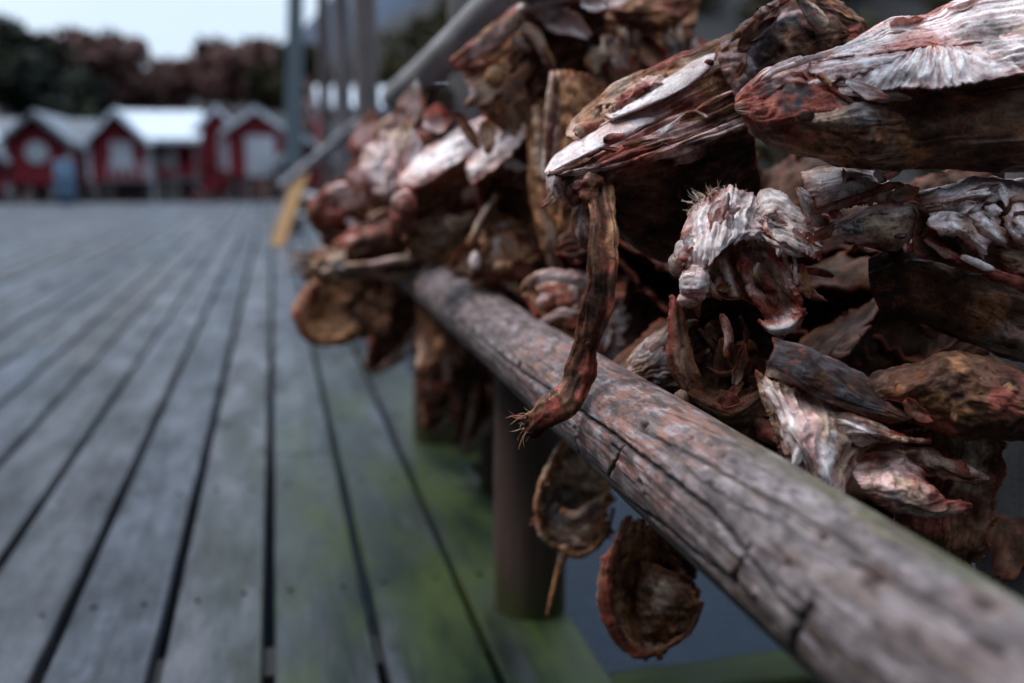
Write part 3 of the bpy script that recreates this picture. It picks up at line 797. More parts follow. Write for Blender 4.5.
def surf(name, parent, W, cols, fib='u', rwarp=.9, streak=1.0, fs=1.0, ctr=1.0,  amp=.003, fine=.0012, ridge=0, rfreq=10, rag=0, thick=.0025, res=None, warp=.12, wrap=False, lump=28, crease=.5, back=None, spl=1.0):
    """W: control grid of world points (rows x cols x 3); cols: list of strings of palette letters"""
    SEED[0] += 1; sd = SEED[0]*7.31
    W = np.asarray(W, float)
    if res is None:
        d = np.linalg.norm(W.mean((0, 1))-CAM); px = d/F*STEP*spl
        lu = np.linalg.norm(np.diff(W, axis=1), axis=2).sum(1).max(); lv = np.linalg.norm(np.diff(W, axis=0), axis=2).sum(0).max()
        nu = int(np.clip(lu/px, 14, 330)); nv = int(np.clip(lv/px, 12, 260))
    else: nu, nv = res
    G = cr(cr(W, nu, 1), nv, 0)
    u, v = np.meshgrid(np.linspace(0, 1, nu), np.linspace(0, 1, nv))
    du = np.gradient(G, axis=1); dv = np.gradient(G, axis=0)
    lu = np.linalg.norm(du, axis=2).sum(1).mean(); lv = np.linalg.norm(dv, axis=2).sum(0).mean()
    N = np.cross(du, dv); N /= np.linalg.norm(N, axis=2)[..., None]+1e-12
    flip = (N*(CAM-G)).sum(2).mean() < 0 if not wrap else False
    if flip: N = -N
    x, y, z = G[..., 0]*lump, G[..., 1]*lump, G[..., 2]*lump
    al, ac = (u*lu, v*lv) if fib == 'u' else (v*lv, u*lu)
    mx = .010*fbm(x*.7+sd, y*.7, z*.7+3, 3); my = .010*fbm(x*.7+sd+40, y*.7, z*.7, 3)
    rdg = lambda q: 1-np.minimum(1, 2.2*np.abs(q))
    k1 = rdg(perlin((al+mx)*16*fs, (ac+my)*75*fs, sd)); k2 = rdg(perlin((al+mx)*38*fs+9, (ac+my)*175*fs, sd+5)); k3 = rdg(perlin((al+my)*30*fs, (ac+mx)*42*fs, sd+11))
    crum = .5*k1 + .28*k2 + .3*k3 - .48
    disp = .8*amp*fbm(x+sd, y, z, 3) + fine*.95*crum + .2*fine*fbm(x*6+sd, y*6, z*6, 3)
    rg = np.zeros_like(u)
    if ridge:
        a, b = (v, u) if fib == 'u' else (u, v); bb = b
        ww = a*rfreq + rwarp*fbm(u*2.2+sd, v*2.2, 1.7, 3)
        rg = 1-2*np.abs(perlin(ww*1.0, b*1.3+sd, 4.4))*1.8
        rg = .65*rg + .5*(1-2*np.abs(perlin(ww*2.6+4, b*2.2+sd, 8.8))*1.8)
        if not wrap: disp = disp + ridge*rg*np.minimum(1, 4*np.minimum(a, 1-a)+.25)
        else: disp = disp + ridge*rg
    Pt = G + N*disp[..., None]
    if rag:
        for (cd, dd, dirn) in ((v, 1, dv), (1-v, -1, dv)) + (() if wrap else ((u, 1, du), (1-u, -1, du))):
            t_ = u if dirn is dv else v
            te = t_*(lu if dirn is dv else lv)
            nn = fbm(te*60+sd, dd*3.3, 2.0 if dirn is dv else 5.0, 4)*rag*1.2 + (np.abs(perlin(te*260+sd, dd, 9))-.25)*rag*1.5
            T_ = dirn/(np.linalg.norm(dirn, axis=2)[..., None]+1e-9)
            Pt = Pt + T_*(nn*np.exp(-cd*7))[..., None]
            Pt = Pt + N*(nn*.5*np.exp(-cd*9))[..., None]
    if PALER[0]: cols = [r.translate(PALE_OF) for r in cols]
    Cg = np.array([[PAL[ch] for ch in r.replace(' ', '')] for r in cols])
    wu = u + warp*fbm(x*.8+sd+9, y*.8, z*.8, 4)*.9 ; wv = v + warp*1.3*fbm(x*.8+sd, y*.8+7, z*.8, 4)
    C = lin2(Cg, wu, wv)
    sp = fbm(x*2.2+sd, y*2.2, z*2.2, 5)
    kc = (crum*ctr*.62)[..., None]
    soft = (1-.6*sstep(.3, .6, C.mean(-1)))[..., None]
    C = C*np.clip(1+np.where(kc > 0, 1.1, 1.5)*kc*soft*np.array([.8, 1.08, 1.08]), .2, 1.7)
    lum = C.mean(-1); calm = 1-.72*sstep(.3, .62, lum)
    C = C*(1+.34*sp*calm)[..., None]
    if ridge:
        st = perlin(ww*2.7+11, bb*.9+sd, 2.2) + .6*perlin(ww*6.1+3, bb*1.3, sd)
        lo = np.clip(-st, 0, 1)[..., None]; hi_ = np.clip(st, 0, 1)[..., None]
        C = C*(1-lo*np.array([.55, .72, .72])*streak)*(1+.28*hi_*streak)
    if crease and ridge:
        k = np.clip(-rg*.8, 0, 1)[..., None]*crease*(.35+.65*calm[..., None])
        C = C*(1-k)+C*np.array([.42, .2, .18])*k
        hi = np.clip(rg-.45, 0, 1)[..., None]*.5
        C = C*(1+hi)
    # reddened thick rims and blood flecks
    if not wrap:
        ed = np.minimum(np.minimum(u*lu, (1-u)*lu), np.minimum(v*lv, (1-v)*lv))
        k = (np.exp(-ed/.0035)*np.clip(.55+.9*fbm(x*1.3, y*1.3, z*1.3+sd, 3), 0, 1))[..., None]*.75
        C = C*(1-k)+np.array([.25, .055, .035])*k
    bl = sstep(.42, .62, fbm(x*3.1+sd+31, y*3.1, z*3.1, 3))[..., None]*.6*(.3+.7*calm[..., None])
    C = C*(1-bl)+np.array([.23, .07, .04])*bl*.8
    dk = sstep(.5, .7, fbm(x*4.3+sd+57, y*4.3, z*4.3, 3))[..., None]*.7*(.25+.75*calm[..., None])
    C = C*(1-dk)+np.array([.045, .025, .02])*dk
    off = np.array(parent.location)
    V = Pt.reshape(-1, 3)-off
    idx = np.arange(nu*nv).reshape(nv, nu)
    Fc = np.stack([idx[:-1, :-1], idx[:-1, 1:], idx[1:, 1:], idx[1:, :-1]], -1).reshape(-1, 4)
    if flip: Fc = Fc[:, ::-1]
    uv = np.stack([u*lu, v*lv], -1) if fib == 'u' else np.stack([v*lv, u*lu], -1)
    uv = uv + np.array([.03, .003])*fbm(x*.5, y*.5, z*.5+sd, 3)[..., None] + sd
    o = link(name, mesh_np(name, V, Fc, C.reshape(-1, 3), uv.reshape(-1, 2)), FISH, parent)
    if thick:
        md = o.modifiers.new('thickness', 'SOLIDIFY'); md.thickness = thick; md.offset = -1
    return o
def patch(name, parent, d0, rows, cols, **kw):
    g = np.array([[(p[0], p[1], d0+(p[2] if len(p) > 2 else 0)*.01) for p in r] for r in rows], float)
    return surf(name, parent, PA(g), cols, **kw)
def tube_w(name, parent, path, radii, cols, flat=1.0, twist=0.0, nr=9, **kw):
    """path world points, radii metres; cols one string per angular row (letters along the path)"""
    path = np.asarray(path, float); n = len(path)
    tan = np.gradient(path, axis=0); tan /= np.linalg.norm(tan, axis=1)[:, None]+1e-9
    rows = []
    view = path - CAM; view /= np.linalg.norm(view, axis=1)[:, None]
    s = np.cross(tan, view); s /= np.linalg.norm(s, axis=1)[:, None]+1e-9
    q = np.cross(s, tan)
    for k in range(nr):
        a = 2*math.pi*k/(nr-1)
        ang = a + twist*np.linspace(0, 1, n)
        rows.append(path + s*(np.cos(ang)*radii)[:, None] + q*(np.sin(ang)*radii*flat)[:, None])
    W = np.array(rows)
    # close both ends
    c0 = np.repeat((path[0]-tan[0]*radii[0]*.5)[None], nr, 0); c1 = np.repeat((path[-1]+tan[-1]*radii[-1]*.5)[None], nr, 0)
    W = np.concatenate([c0[:, None], W, c1[:, None]], 1)
    cc = [c[0]+c.replace(' ', '')+c[-1] if len(c) > 1 else c for c in cols]
    kw.setdefault('thick', 0)
    mr = float(np.mean(radii))
    kw.setdefault('lump', float(np.clip(.33/mr, 18, 110)))
    kw.setdefault('amp', .36*mr); kw.setdefault('fine', .09*mr); kw.setdefault('ridge', .10*mr); kw.setdefault('rfreq', 4)
    return surf(name, parent, W, cc, wrap=True, **kw)
def tube(name, parent, d0, pts, cols, **kw):
    g = np.array([(p[0], p[1], d0+(p[3] if len(p) > 3 else 0)*.01) for p in pts], float)
    rad = np.array([p[2]*(d0+(p[3] if len(p) > 3 else 0)*.01)/F for p in pts])
    return tube_w(name, parent, PA(g), rad, cols, **kw)
def blob(name, parent, d0, px, py, rx, ry, dd, cols, rz=None, rot=0.0, **kw):
    d = d0+dd*.01; c = P(px, py, d); a = rx*d/F; b = ry*d/F; cz = (rz if rz else (rx+ry)/2)*d/F
    ca, sa = math.cos(rot), math.sin(rot)
    ex = RIGHT*ca - UP*sa; ey = RIGHT*sa + UP*ca
    rows = []
    for i in range(9):
        th = math.pi*i/8; row = []
        for j in range(13):
            ph = 2*math.pi*j/12
            row.append(c + ey*b*math.cos(th) + ex*a*math.sin(th)*math.cos(ph+.6) - FWD*cz*math.sin(th)*math.sin(ph+.6))
        rows.append(row)
    kw.setdefault('thick', 0); kw.setdefault('amp', .0025)
    return surf(name, parent, rows, cols, wrap=True, **kw)
def strands(name, parent, d0, items, cols, wpx=1.0):
    """a tuft of thin dried fibres in one mesh; items: (px, py, angle, length px, depth cm)"""
    V, Fc, C, U = [], [], [], []
    r = np.random.default_rng(len(items))
    for (x, y, a, L, dd) in items:
        n = 6; w0 = wpx*r.uniform(.5, 1.4); bend = r.normal()*.5; zz = r.normal()*.5; col = np.array(PAL[cols[r.integers(len(cols))]])*r.uniform(.7, 1.2)
        base = len(V)
        for i in range(n):
            f = i/(n-1); aa = a+bend*f
            cx, cy, dz = x+math.cos(aa)*L*f, y+math.sin(aa)*L*f, d0+(dd+zz*f)*.01
            ww = w0*(1-.8*f)
            for k in range(3):
                t = 2*math.pi*k/3
                V.append(P(cx-math.sin(aa)*ww*math.cos(t), cy+math.cos(aa)*ww*math.cos(t), dz+ww*math.sin(t)*d0/F)); C.append(col); U.append((f*.02, t*.001))
            if i:
                for k in range(3):
                    p, q = base+(i-1)*3, base+i*3; k2 = (k+1) % 3
                    Fc.append((p+k, p+k2, q+k2, q+k))
    V = np.array(V)-np.array(parent.location)
    return link(name, mesh_np(name, V, Fc, np.array(C), np.array(U)), FISH, parent)
def shreds(name, parent, d0, items, seed=1):
    """torn curled bits of dried membrane in one mesh; items: (px, py, angle, length px, width px, depth cm, letters)"""
    r = np.random.default_rng(seed)
    made = None
    for (px, py, a, L, wd, dd, let) in items:
        nu, nv = 14, 7
        u, v = np.meshgrid(np.linspace(0, 1, nu), np.linspace(-1, 1, nv))
        bend = r.normal()*.55; curl = r.normal()*.9; lift = r.uniform(-.3, .8)
        sd = r.uniform(0, 90)
        ang = a+bend*u
        cx = px+np.cumsum(np.cos(ang), 1)*L/nu; cy = py+np.cumsum(np.sin(ang), 1)*L/nu
        wv = wd*.5*(np.clip(1.25-u**2.6, .2, 1)*np.clip(.45+u*2.2, 0, 1))*(1+.5*fbm(u*3+sd, v*.7, 1, 2)) 
        tip = 1+.35*perlin(v*2.1+sd, 4.0)
        ox = -np.sin(ang)*v*wv; oy = np.cos(ang)*v*wv
        dz = -lift*u**1.5*.9 + curl*.35*(v*v-.4)*(wd/10) + .18*fbm(u*4+sd, v*1.6, 2, 3)
        g = np.stack([px+(cx-px)*tip+ox, py+(cy-py)*tip+oy, d0+(dd+dz)*.01], -1)
        W = PA(g)
        Cg = np.array([[PAL[ch] for ch in let]])
        C = lin2(np.repeat(Cg, 2, 0), u+.2*fbm(u*3+sd, v*2, 3, 2), v*.5+.5)
        st = perlin(u*2+sd, v*4.5+sd, 1.0)[..., None]
        C = C*(1+.55*st)*r.uniform(.8, 1.15)
        ed = (np.abs(v) > .8)[..., None]*.5
        C = C*(1-ed)+np.array([.20, .06, .035])*ed
        idx = np.arange(nu*nv).reshape(nv, nu)
        uv = np.stack([u*L*d0/F, v*wd*d0/F], -1).reshape(-1, 2)+sd
        Fc = np.stack([idx[:-1, :-1], idx[:-1, 1:], idx[1:, 1:], idx[1:, :-1]], -1).reshape(-1, 4)
        o = link(name, mesh_np(name, W.reshape(-1, 3)-np.array(parent.location), Fc, C.reshape(-1, 3), uv), FISH, parent)
        md = o.modifiers.new('thickness', 'SOLIDIFY'); md.thickness = .0009; md.offset = 0
        sb = o.modifiers.new('smooth', 'SUBSURF'); sb.levels = 1; sb.render_levels = 1
def scatter(seed, n, x0, y0, x1, y1, ang, spread, L, wd, dd, lets, wob=6):
    r = random.Random(seed); out = []
    for k in range(max(4, int(n*.36))):
        f = r.random()
        out.append((x0+(x1-x0)*f+r.gauss(0, wob), y0+(y1-y0)*f+r.gauss(0, wob), ang+r.gauss(0, spread), r.uniform(*L)*1.3, r.uniform(*wd)*1.9, r.uniform(*dd)+.5, r.choice(lets)))
    return out
def head(label, px, py, d0, group='dried fish heads hung on the rack', name='dried_fish_head', cat='fish head'):
    return empty(name, P(px, py, d0), label, cat, group)
# ================================================================== FOREGROUND HEADS
# ---- 1: the split head whose pale jaw bones point at the deck
D = 1.19
h = head('split open fish head in sharp focus with two long white jaw bones pointing left', 690, 110, D)
patch('upper_jaw', h, D, [
    [(572,134,6.5),(590,112,7.5),(618,89,8.5),(655,70,8.5),(696,54,8.5),(742,31,8.5)],
    [(566,128,4.6),(583,108,4.8),(613,85,4.8),(651,66,4.8),(693,50,4.6),(738,29,4.6)],
    [(566,133,2.6),(588,114,3.6),(619,94,3.8),(655,75,3.8),(695,60,3.6),(736,40,3.4)],
    [(572,138,1.0),(598,125,2.0),(632,106,2.2),(662,88,2.2),(700,69,2.0),(734,50,1.8)],
    [(584,142,-.4),(608,128,.2),(642,112,.2),(672,96,.2),(705,78,.2),(735,62,.2)]],
    ['BBBBBB', 'RBORRO', 'TOTOTO', 'TOTOTO', 'PTPPOP'], amp=.004, fine=.0018, ridge=.0008, rfreq=6, rag=.002, warp=.18, streak=.4, crease=.3)
patch('dried_tissue', h, D, [
    [(606,104,1.6),(622,92,1.8),(640,80,2),(656,76,2),(668,80,2)],
    [(608,110,.2),(625,100,-.2),(642,88,-.4),(658,84,0),(669,85,1)],
    [(612,116,.8),(630,108,.8),(647,99,.8),(662,91,1),(671,88,1.4)]], ['RCPTP', 'TCRPW', 'CPRCT'], amp=.008, fine=.003, ridge=.002, rfreq=4, rag=.003, lump=60)
patch('dried_tissue', h, D, [
    [(572,130,.8),(584,120,1),(598,112,1.4)], [(576,135,0),(590,127,.2),(604,119,.6)], [(582,140,.8),(596,133,1),(608,126,1)]], ['ROT', 'TRO', 'CRT'], amp=.006, fine=.003, lump=60)
patch('tissue_bed', h, D, [
    [(578,143,.6),(602,124,.4),(640,112,.2),(672,96,.1),(705,78,0),(728,64,0)],
    [(590,146,.4),(614,130,.2),(648,117,0),(684,102,-.2),(712,88,-.2),(736,76,0)],
    [(604,148,.6),(626,138,.4),(656,126,.2),(694,110,0),(722,98,0),(744,88,.2)]],
    ['WPPPOR', 'PPPCOR', 'PCROBG'], amp=.0035, ridge=.001, rfreq=6)
patch('jaw_bone', h, D, [
    [(604,115,.8),(636,97,.8),(665,79,.8),(702,56.5,.8),(715,53,.6)],
    [(608,117,-.3),(640,100.5,-.6),(668,85,-.6),(701,63,-.4),(715,57,-.1)],
    [(613,118,-1.0),(645,105,-1.4),(673,93,-1.4),(700,75,-1.2),(712,65,-.5)],
    [(615,119,-.6),(646,107,-.9),(674,95.5,-.9),(700,79,-.7),(711,67,0)]],
    ['PWWWW', 'WWWWW', 'WWWWP', 'PPWPR'], amp=.0012, fine=.0005, ridge=.0005, rfreq=3, warp=.05, thick=.004, streak=.25)
patch('jaw_bone', h, D, [
    [(544,172,.2),(556,154,.6),(580,138,.6),(608,122,.6),(643,115,.4),(655,117,.2)],
    [(545,173,-1.0),(562,157,-.8),(588,141,-.8),(614,126.5,-.7),(641,118,-.5),(655,118.5,-.2)],
    [(546,174.5,-2.0),(570,161,-2.0),(598,147,-1.9),(621,135.5,-1.7),(642,124.5,-1.3),(655,121,-.5)],
    [(547,176,-1.6),(572,164,-1.7),(601,150,-1.5),(623,139,-1.3),(643,127.5,-1),(655,123,-.3)]],
    ['TWPWWP', 'WWWPWW', 'WWWWWW', 'TPWWWP'], amp=.0014, fine=.0006, ridge=.0006, rfreq=3, warp=.07, thick=.0035, streak=.3)
patch('gill_rays', h, D, [
    [(548,175,-1.6),(580,160,-1.3),(615,142,-1.1),(650,124,-.7),(695,105,-.2),(748,78,.3)],
    [(550,175.5,-2.1),(585,165,-2.2),(620,151,-2.4),(656,135,-2.2),(700,117,-1.7),(748,98,-1)],
    [(556,176,-1.7),(592,169,-2.6),(628,158,-3.1),(664,144,-3.1),(705,131,-2.6),(750,115,-1.6)],
    [(562,176,-1),(598,172,-1.6),(638,163,-2.3),(674,153,-2.4),(710,143,-1.8),(752,130,-.5)],
    [(566,178,1),(602,180,2),(642,180,2.5),(680,170,2.5),(714,160,2.5),(756,148,2.5)]],
    ['WRPSKB', 'PSRPBK', 'SPRBPK', 'KSRPKS', 'KSSKKK'], amp=.002, fine=.0011, ridge=.0062, rfreq=5.2, rwarp=.5, rag=.002, warp=.10, crease=.85)
patch('lower_skin', h, D, [
    [(564,176,1),(600,173,.3),(640,166,-.3),(675,156,-.5),(712,147,0),(754,134,.8)],
    [(575,190,2.5),(610,202,3),(645,206,3),(685,202,3),(720,190,3),(758,166,3)],
    [(590,205,5),(622,232,6),(652,248,7),(690,250,7),(727,232,7),(764,200,7)],
    [(606,212,10),(634,246,12),(662,262,13),(700,260,13),(737,242,13),(774,208,12)]],
    ['KSBSKK', 'SKSKSK', 'KKKSKK', 'KKKKKK'], amp=.004, ridge=.001, rfreq=6)
patch('skull', h, D, [
    [(730,46,4.5),(750,26,5),(775,4,5),(805,-10,5),(840,4,5),(864,20,5)],
    [(724,44,.6),(746,24,0),(772,2,0),(803,-12,.4),(842,4,1.5),(865,22,3)],
    [(718,54,-.4),(748,42,-1.2),(780,25,-1.4),(812,13,-1),(845,17,0),(868,32,2.4)],
    [(722,72,-.8),(750,62,-2.2),(784,48,-2.6),(815,37,-2),(847,33,-1),(870,41,2.6)],
    [(733,92,-.4),(757,83,-1.9),(788,70,-2),(818,57,-1.4),(848,48,-.4),(867,48,3)],
    [(743,118,.6),(764,108,.5),(792,95,1),(820,80,1),(847,60,2),(863,54,4)],
    [(750,136,5),(770,135,5),(800,120,5),(825,100,5),(848,74,5),(861,60,6)]],
    ['BBBBBB', 'PRPROB', 'OGDKSB', 'PGKSSR', 'GSKBOC', 'KSSOBB', 'KKKKSK'], amp=.006, fine=.0017, ridge=.0014, rfreq=5, rwarp=1.6, warp=.24, streak=.4, ctr=.6)
tube('skull_ridge', h, D, [(722,54,3,-.4),(738,36,5,-.6),(752,24,3.4,-.6),(764,12,5,-.6),(780,3,3,-.4),(800,-8,5,0)], ['OPRPPR', 'RWPTPB', 'COBORB', 'PPRPCR'], flat=.6, amp=.005, fine=.003, lump=60)
tube('bone_flap', h, D, [(798,-6,6,-2.4),(806,6,7,-2.8),(815,17,8.5,-3),(824,27,7,-3)], ['GTTG', 'GGTT', 'DGGT', 'GTTT'], flat=.4, ridge=.0005)
blob('eye_socket', h, D, 709, 63, 5.5, 4, -.4, ['RKR', 'KRK', 'RKR'], rz=4, amp=.001)
blob('throat_tissue', h, D, 588, 186, 17, 17, -.2, ['KSBK', 'RTRS', 'OCTR', 'KRBS'], amp=.010, fine=.005, ridge=.002, rfreq=5, lump=50)
blob('throat_tissue', h, D, 574, 192, 9, 13, .2, ['BRCB', 'RBTR', 'SRBC'], amp=.007, fine=.004, lump=55)
patch('throat_flap', h, D, [
    [(548,168,1.5),(556,164,1),(566,166,1),(574,172,1.2)],
    [(546,182,1.2),(556,180,.3),(566,184,.3),(574,188,1)],
    [(549,198,1.5),(557,200,.8),(565,200,.8),(572,196,1.2)]], ['TWWP', 'WWWC', 'PWPR'], amp=.003, ridge=.0008, rfreq=4, fib='v', rag=.002)
patch('throat_flap', h, D, [
    [(572,205,2),(585,202,1),(600,203,1),(614,208,2)],
    [(572,222,2),(582,224,.6),(596,226,.6),(616,225,2)],
    [(572,238,2.5),(584,248,1.5),(598,248,1.5),(616,244,2.5)]], ['BTOB', 'OPTO', 'RBOR'], amp=.004, ridge=.001, rfreq=4, fib='v', rag=.002)

shreds('skin_shred', h, D, scatter(41, 26, 580, 160, 740, 92, -.42, .22, (18, 44), (2.5, 6), (-3.6, -2.4), ['RBP', 'KRC', 'BPR', 'SGB', 'RWP'], 7) + scatter(42, 16, 575, 128, 660, 80, -.6, .6, (8, 20), (3, 7), (1, 3), ['RBO', 'TOR', 'CPR'], 6)
  + scatter(43, 26, 735, 60, 860, 40, .1, .7, (12, 34), (4, 10), (-3, -1.6), ['BSB', 'RBO', 'GTB', 'SDK', 'PRB'], 12) + scatter(44, 18, 556, 176, 600, 205, 1.7, .5, (10, 26), (3, 8), (-.6, 1.2), ['TWP', 'ROB', 'PTC'], 9)
  + scatter(45, 20, 600, 168, 740, 138, -.3, .5, (12, 30), (3, 8), (-2.6, -.8), ['KSB', 'SBK', 'RSK'], 8), 41)

# ---- strip hanging in front of the pole
DS = 1.15
s_ = head('dark twisted strip of dried skin hanging before the thick pole, tip frayed', 590, 320, DS, None, 'dried_skin_strip', 'dried strip')
path = [(596,176,9),(601,194,12),(603,214,13),(604,238,13.5),(602,262,14.5),(600,286,15.5),(596,308,15.5),(590,330,14),(585,350,13.5),(580,370,15.5),(573,388,16.5),(562,402,16.5),(549,413,15),(538,421,13),(528,427,11)]
g = [(x, y, r_*1.02*(1+.12*math.sin(i*2.3)), .6*math.sin(i*.9)+max(0, 4.4-1.9*i)) for i, (x, y, r_) in enumerate(path)]
tube('strip', s_, DS, g, ['B B O T O O B R S B S R R B B', 'O O T O O R B S R B R B O S B', 'O T O O T B R B S B S R O B O', 'B O B O R B S S R B R S B B S',
     'S B B S S K S B S S B S R S B', 'S S B S S K S S B K S B S S K', 'B B O B B R S B S R S B O B S', 'O O T O R B S B R B R R B O B'], flat=.55, twist=.9, nr=17, amp=.0026, fine=.0012, ridge=.0022, rfreq=6, rwarp=1.3, warp=.14, spl=.8, crease=.6, lump=26, streak=.9)
fr = random.Random(4)
it = [(530+fr.uniform(-8, 12), 425+fr.uniform(-12, 10), fr.gauss(2.75, .4), fr.uniform(5, 20), fr.uniform(-.8, .6)) for k in range(34)]
strands('fray', s_, DS, it, 'OTBBR', 1.2)
fr = random.Random(4)
for (x, y, r) in [(596,258,3),(606,290,2.4),(588,345,3)]:
    blob('skin_pit', s_, DS, x, y, r, r, -.75, ['KSK', 'KKS', 'SKK'], rz=r*.6, amp=.0005)

# ---- 2: big head on the right with radiating white fan
D = 1.04
h = head('large dried fish head at upper right with a white ribbed fan along its top', 880, 95, D)
patch('snout', h, D, [
    [(745,97,6),(758,80,6),(780,67,6),(806,62,5),(835,60,3),(870,68,2),(930,70,2),(1060,66,2)],
    [(738,100,2),(752,82,1),(778,68,.6),(806,62,.4),(835,64,.4),(870,72,.8),(930,74,1),(1060,70,1)],
    [(735,103,1),(756,93,-.8),(782,83,-1.5),(812,79,-1.5),(842,79,-.8),(880,84,.2),(935,86,.4),(1060,82,.4)],
    [(736,109,1),(760,109,-2.0),(790,102,-3.0),(820,98,-3),(850,97,-2.2),(890,98,-.9),(940,98,-.6),(1060,98,-.6)],
    [(739,116,1),(764,125,-1.8),(796,124,-3.2),(828,124,-3.4),(860,125,-2.8),(900,126,-2),(945,126,-1.6),(1060,128,-1.6)],
    [(745,124,2.4),(768,140,-.2),(804,147,-1.2),(836,151,-1.2),(868,153,-.8),(908,152,-.4),(950,152,-.3),(1060,155,-.3)],
    [(754,132,6),(776,147,4),(812,159,5),(845,166,6),(875,170,6),(915,170,6),(955,170,6),(1060,174,6)]],
    ['BRPPOOBB', 'TCPPWORB', 'TRDCPOBB', 'TCDRTRBS', 'ORRCTBSS', 'TBOOBOSB', 'KSBSSKSK'], amp=.005, fine=.0014, ridge=.0018, rfreq=6, rwarp=1.5, warp=.17, crease=.6, streak=.5, ctr=.6)  # right-hand belly letters darkened in place of shade
patch('bone_fan', h, D, [
    [(880,54,-.6),(905,51.5,-.9),(920,49.5,-1.2),(930,48,-1.4),(937,47.5,-1.5),(944,47,-1.5),(955,46,-1.4),(985,45,-1.2)],
    [(862,64,-1.6),(892,63,-2.0),(913,62,-2.6),(928,61,-3),(939,60.5,-3.2),(951,60,-3.2),(968,57,-3),(1000,54,-2.4)],
    [(848,76,-2.0),(880,77,-2.8),(904,77,-3.4),(925,77,-4),(941,76.5,-4.2),(957,75.5,-4.2),(978,71,-3.8),(1014,64,-3)],
    [(838,85,-2.0),(870,88,-3.0),(897,89,-3.8),(923,88,-4.4),(943,87,-4.7),(962,85,-4.7),(987,80,-4.2),(1026,72,-3.4)]],
    ['PPWPPWPP', 'PWWWWWWP', 'WWGWWWWW', 'PWWPWWGP'], fib='v', amp=.0010, fine=.0004, ridge=.0030, rfreq=9.5, rwarp=.08, rag=.003, warp=.05, crease=.55, streak=1.0, ctr=.5)
patch('crown_plate', h, D, [
    [(948,45,-.6),(975,40,-.2),(1010,32,.2),(1060,22,.4)], [(960,52,-2),(988,48,-1.8),(1018,44,-1.6),(1060,38,-1.4)], [(978,62,-2.8),(1004,60,-2.8),(1028,57,-2.6),(1060,52,-2.4)], [(1006,72,-2.8),(1024,73,-3),(1042,74,-3),(1060,74,-2.8)]],
    ['PWPP', 'WGWG', 'PWWP', 'RPRC'], amp=.003, fine=.001, ridge=.0022, rfreq=5, rwarp=.4, rag=.003, warp=.1)
patch('crown_plate', h, D, [
    [(806,66,-.4),(838,58,-.4),(870,53,-.6),(905,50,-1)], [(814,73,-1.6),(842,66,-1.8),(870,62,-1.8),(900,58,-1.6)], [(826,82,-2.2),(848,76,-2.4),(868,72,-2.4),(888,68,-2)]],
    ['PWPP', 'WPWW', 'RWPW'], amp=.003, fine=.0012, ridge=.002, rfreq=5, rwarp=.5, rag=.004, warp=.12)
shreds('skin_shred', h, D, scatter(3, 26, 770, 74, 880, 92, .05, .35, (14, 38), (4, 9), (-3.6, -2.4), ['PWWP', 'RPW', 'WPR', 'ROB', 'TWP'], 8) + scatter(4, 14, 745, 105, 800, 130, .35, .4, (16, 34), (3, 8), (-3, -1.8), ['RDR', 'RCB', 'TRB', 'PRC'], 8)
  + scatter(5, 16, 850, 42, 1000, 8, -.3, .25, (20, 46), (4, 9), (1.6, 3.4), ['WPW', 'PWR', 'WWP'], 7), 3)
patch('crown_plate', h, D, [
    [(800,60,3.5),(838,46,4.2),(872,29,5),(890,19,5.4),(912,16,5.6),(932,12,6),(970,-6,7),(1060,-34,7)],
    [(803,62,1.8),(842,51,2.2),(878,38,2.6),(902,30,2.8),(922,26,2.8),(942,20,2.8),(980,6,3),(1060,-8,3)],
    [(808,64,.1),(850,57,-.2),(890,52,-.8),(918,47,-1.3),(937,46,-1.5),(955,45,-1.4),(984,43,-1.2),(1060,36,-.8)],
    ],
    ['PWPWPCWT', 'CWWPPWWW', 'PWPCCPGT'], amp=.003, fine=.0008, ridge=.002, rfreq=7, rwarp=.5, rag=.004, warp=.12, crease=.5)
for pts in [[(753,84,2,-.6),(768,72,3,-1),(785,64,3.5,-1),(800,58,2,-.8)], [(762,80,2,-1),(778,70,3,-1.3),(797,64,3,-1.3),(812,60,1.5,-1)], [(790,66,2.5,-1.2),(806,60,3.5,-1.4),(826,56,2,-1.2)]]:
    tube('bone_splinter', h, D, pts, ['PWWW'[:len(pts)]]*4, flat=.45, nr=7)
patch('cheek_bone', h, D, [
    [(838,84,-1.4),(852,86,-2),(866,88,-2.2),(880,91,-1.6)], [(838,91,-2),(852,93,-2.6),(866,94,-2.6),(881,95,-1.8)], [(840,95,-2),(854,97,-2.4),(866,98,-2.4),(880,98,-1.6)]],
    ['PWWP', 'WWWP', 'PWPR'], amp=.001, ridge=.0006, rfreq=4, rag=.0015)
patch('cheek_plate', h, D, [
    [(796,118,-3),(830,110,-3.4),(862,104,-3),(900,106,-1.8)], [(806,126,-3.4),(836,122,-3.7),(868,118,-3.2),(902,118,-2)], [(822,136,-2.6),(848,134,-2.9),(874,132,-2.4),(904,130,-1.8)]],
    ['OTGB', 'BTGB', 'BOBB'], amp=.0015, ridge=.001, rfreq=6, rag=.003)

blob('eye_socket', h, D, 806, 116, 9, 6.5, -3.6, ['RCR', 'KSK', 'KKK', 'KSK', 'RCB'], rz=3, rot=-.1, amp=.0012)
blob('nostril', h, D, 768, 104, 3.5, 2.5, -2.2, ['RKR', 'KKK', 'RKR'], rz=2, amp=.0005)
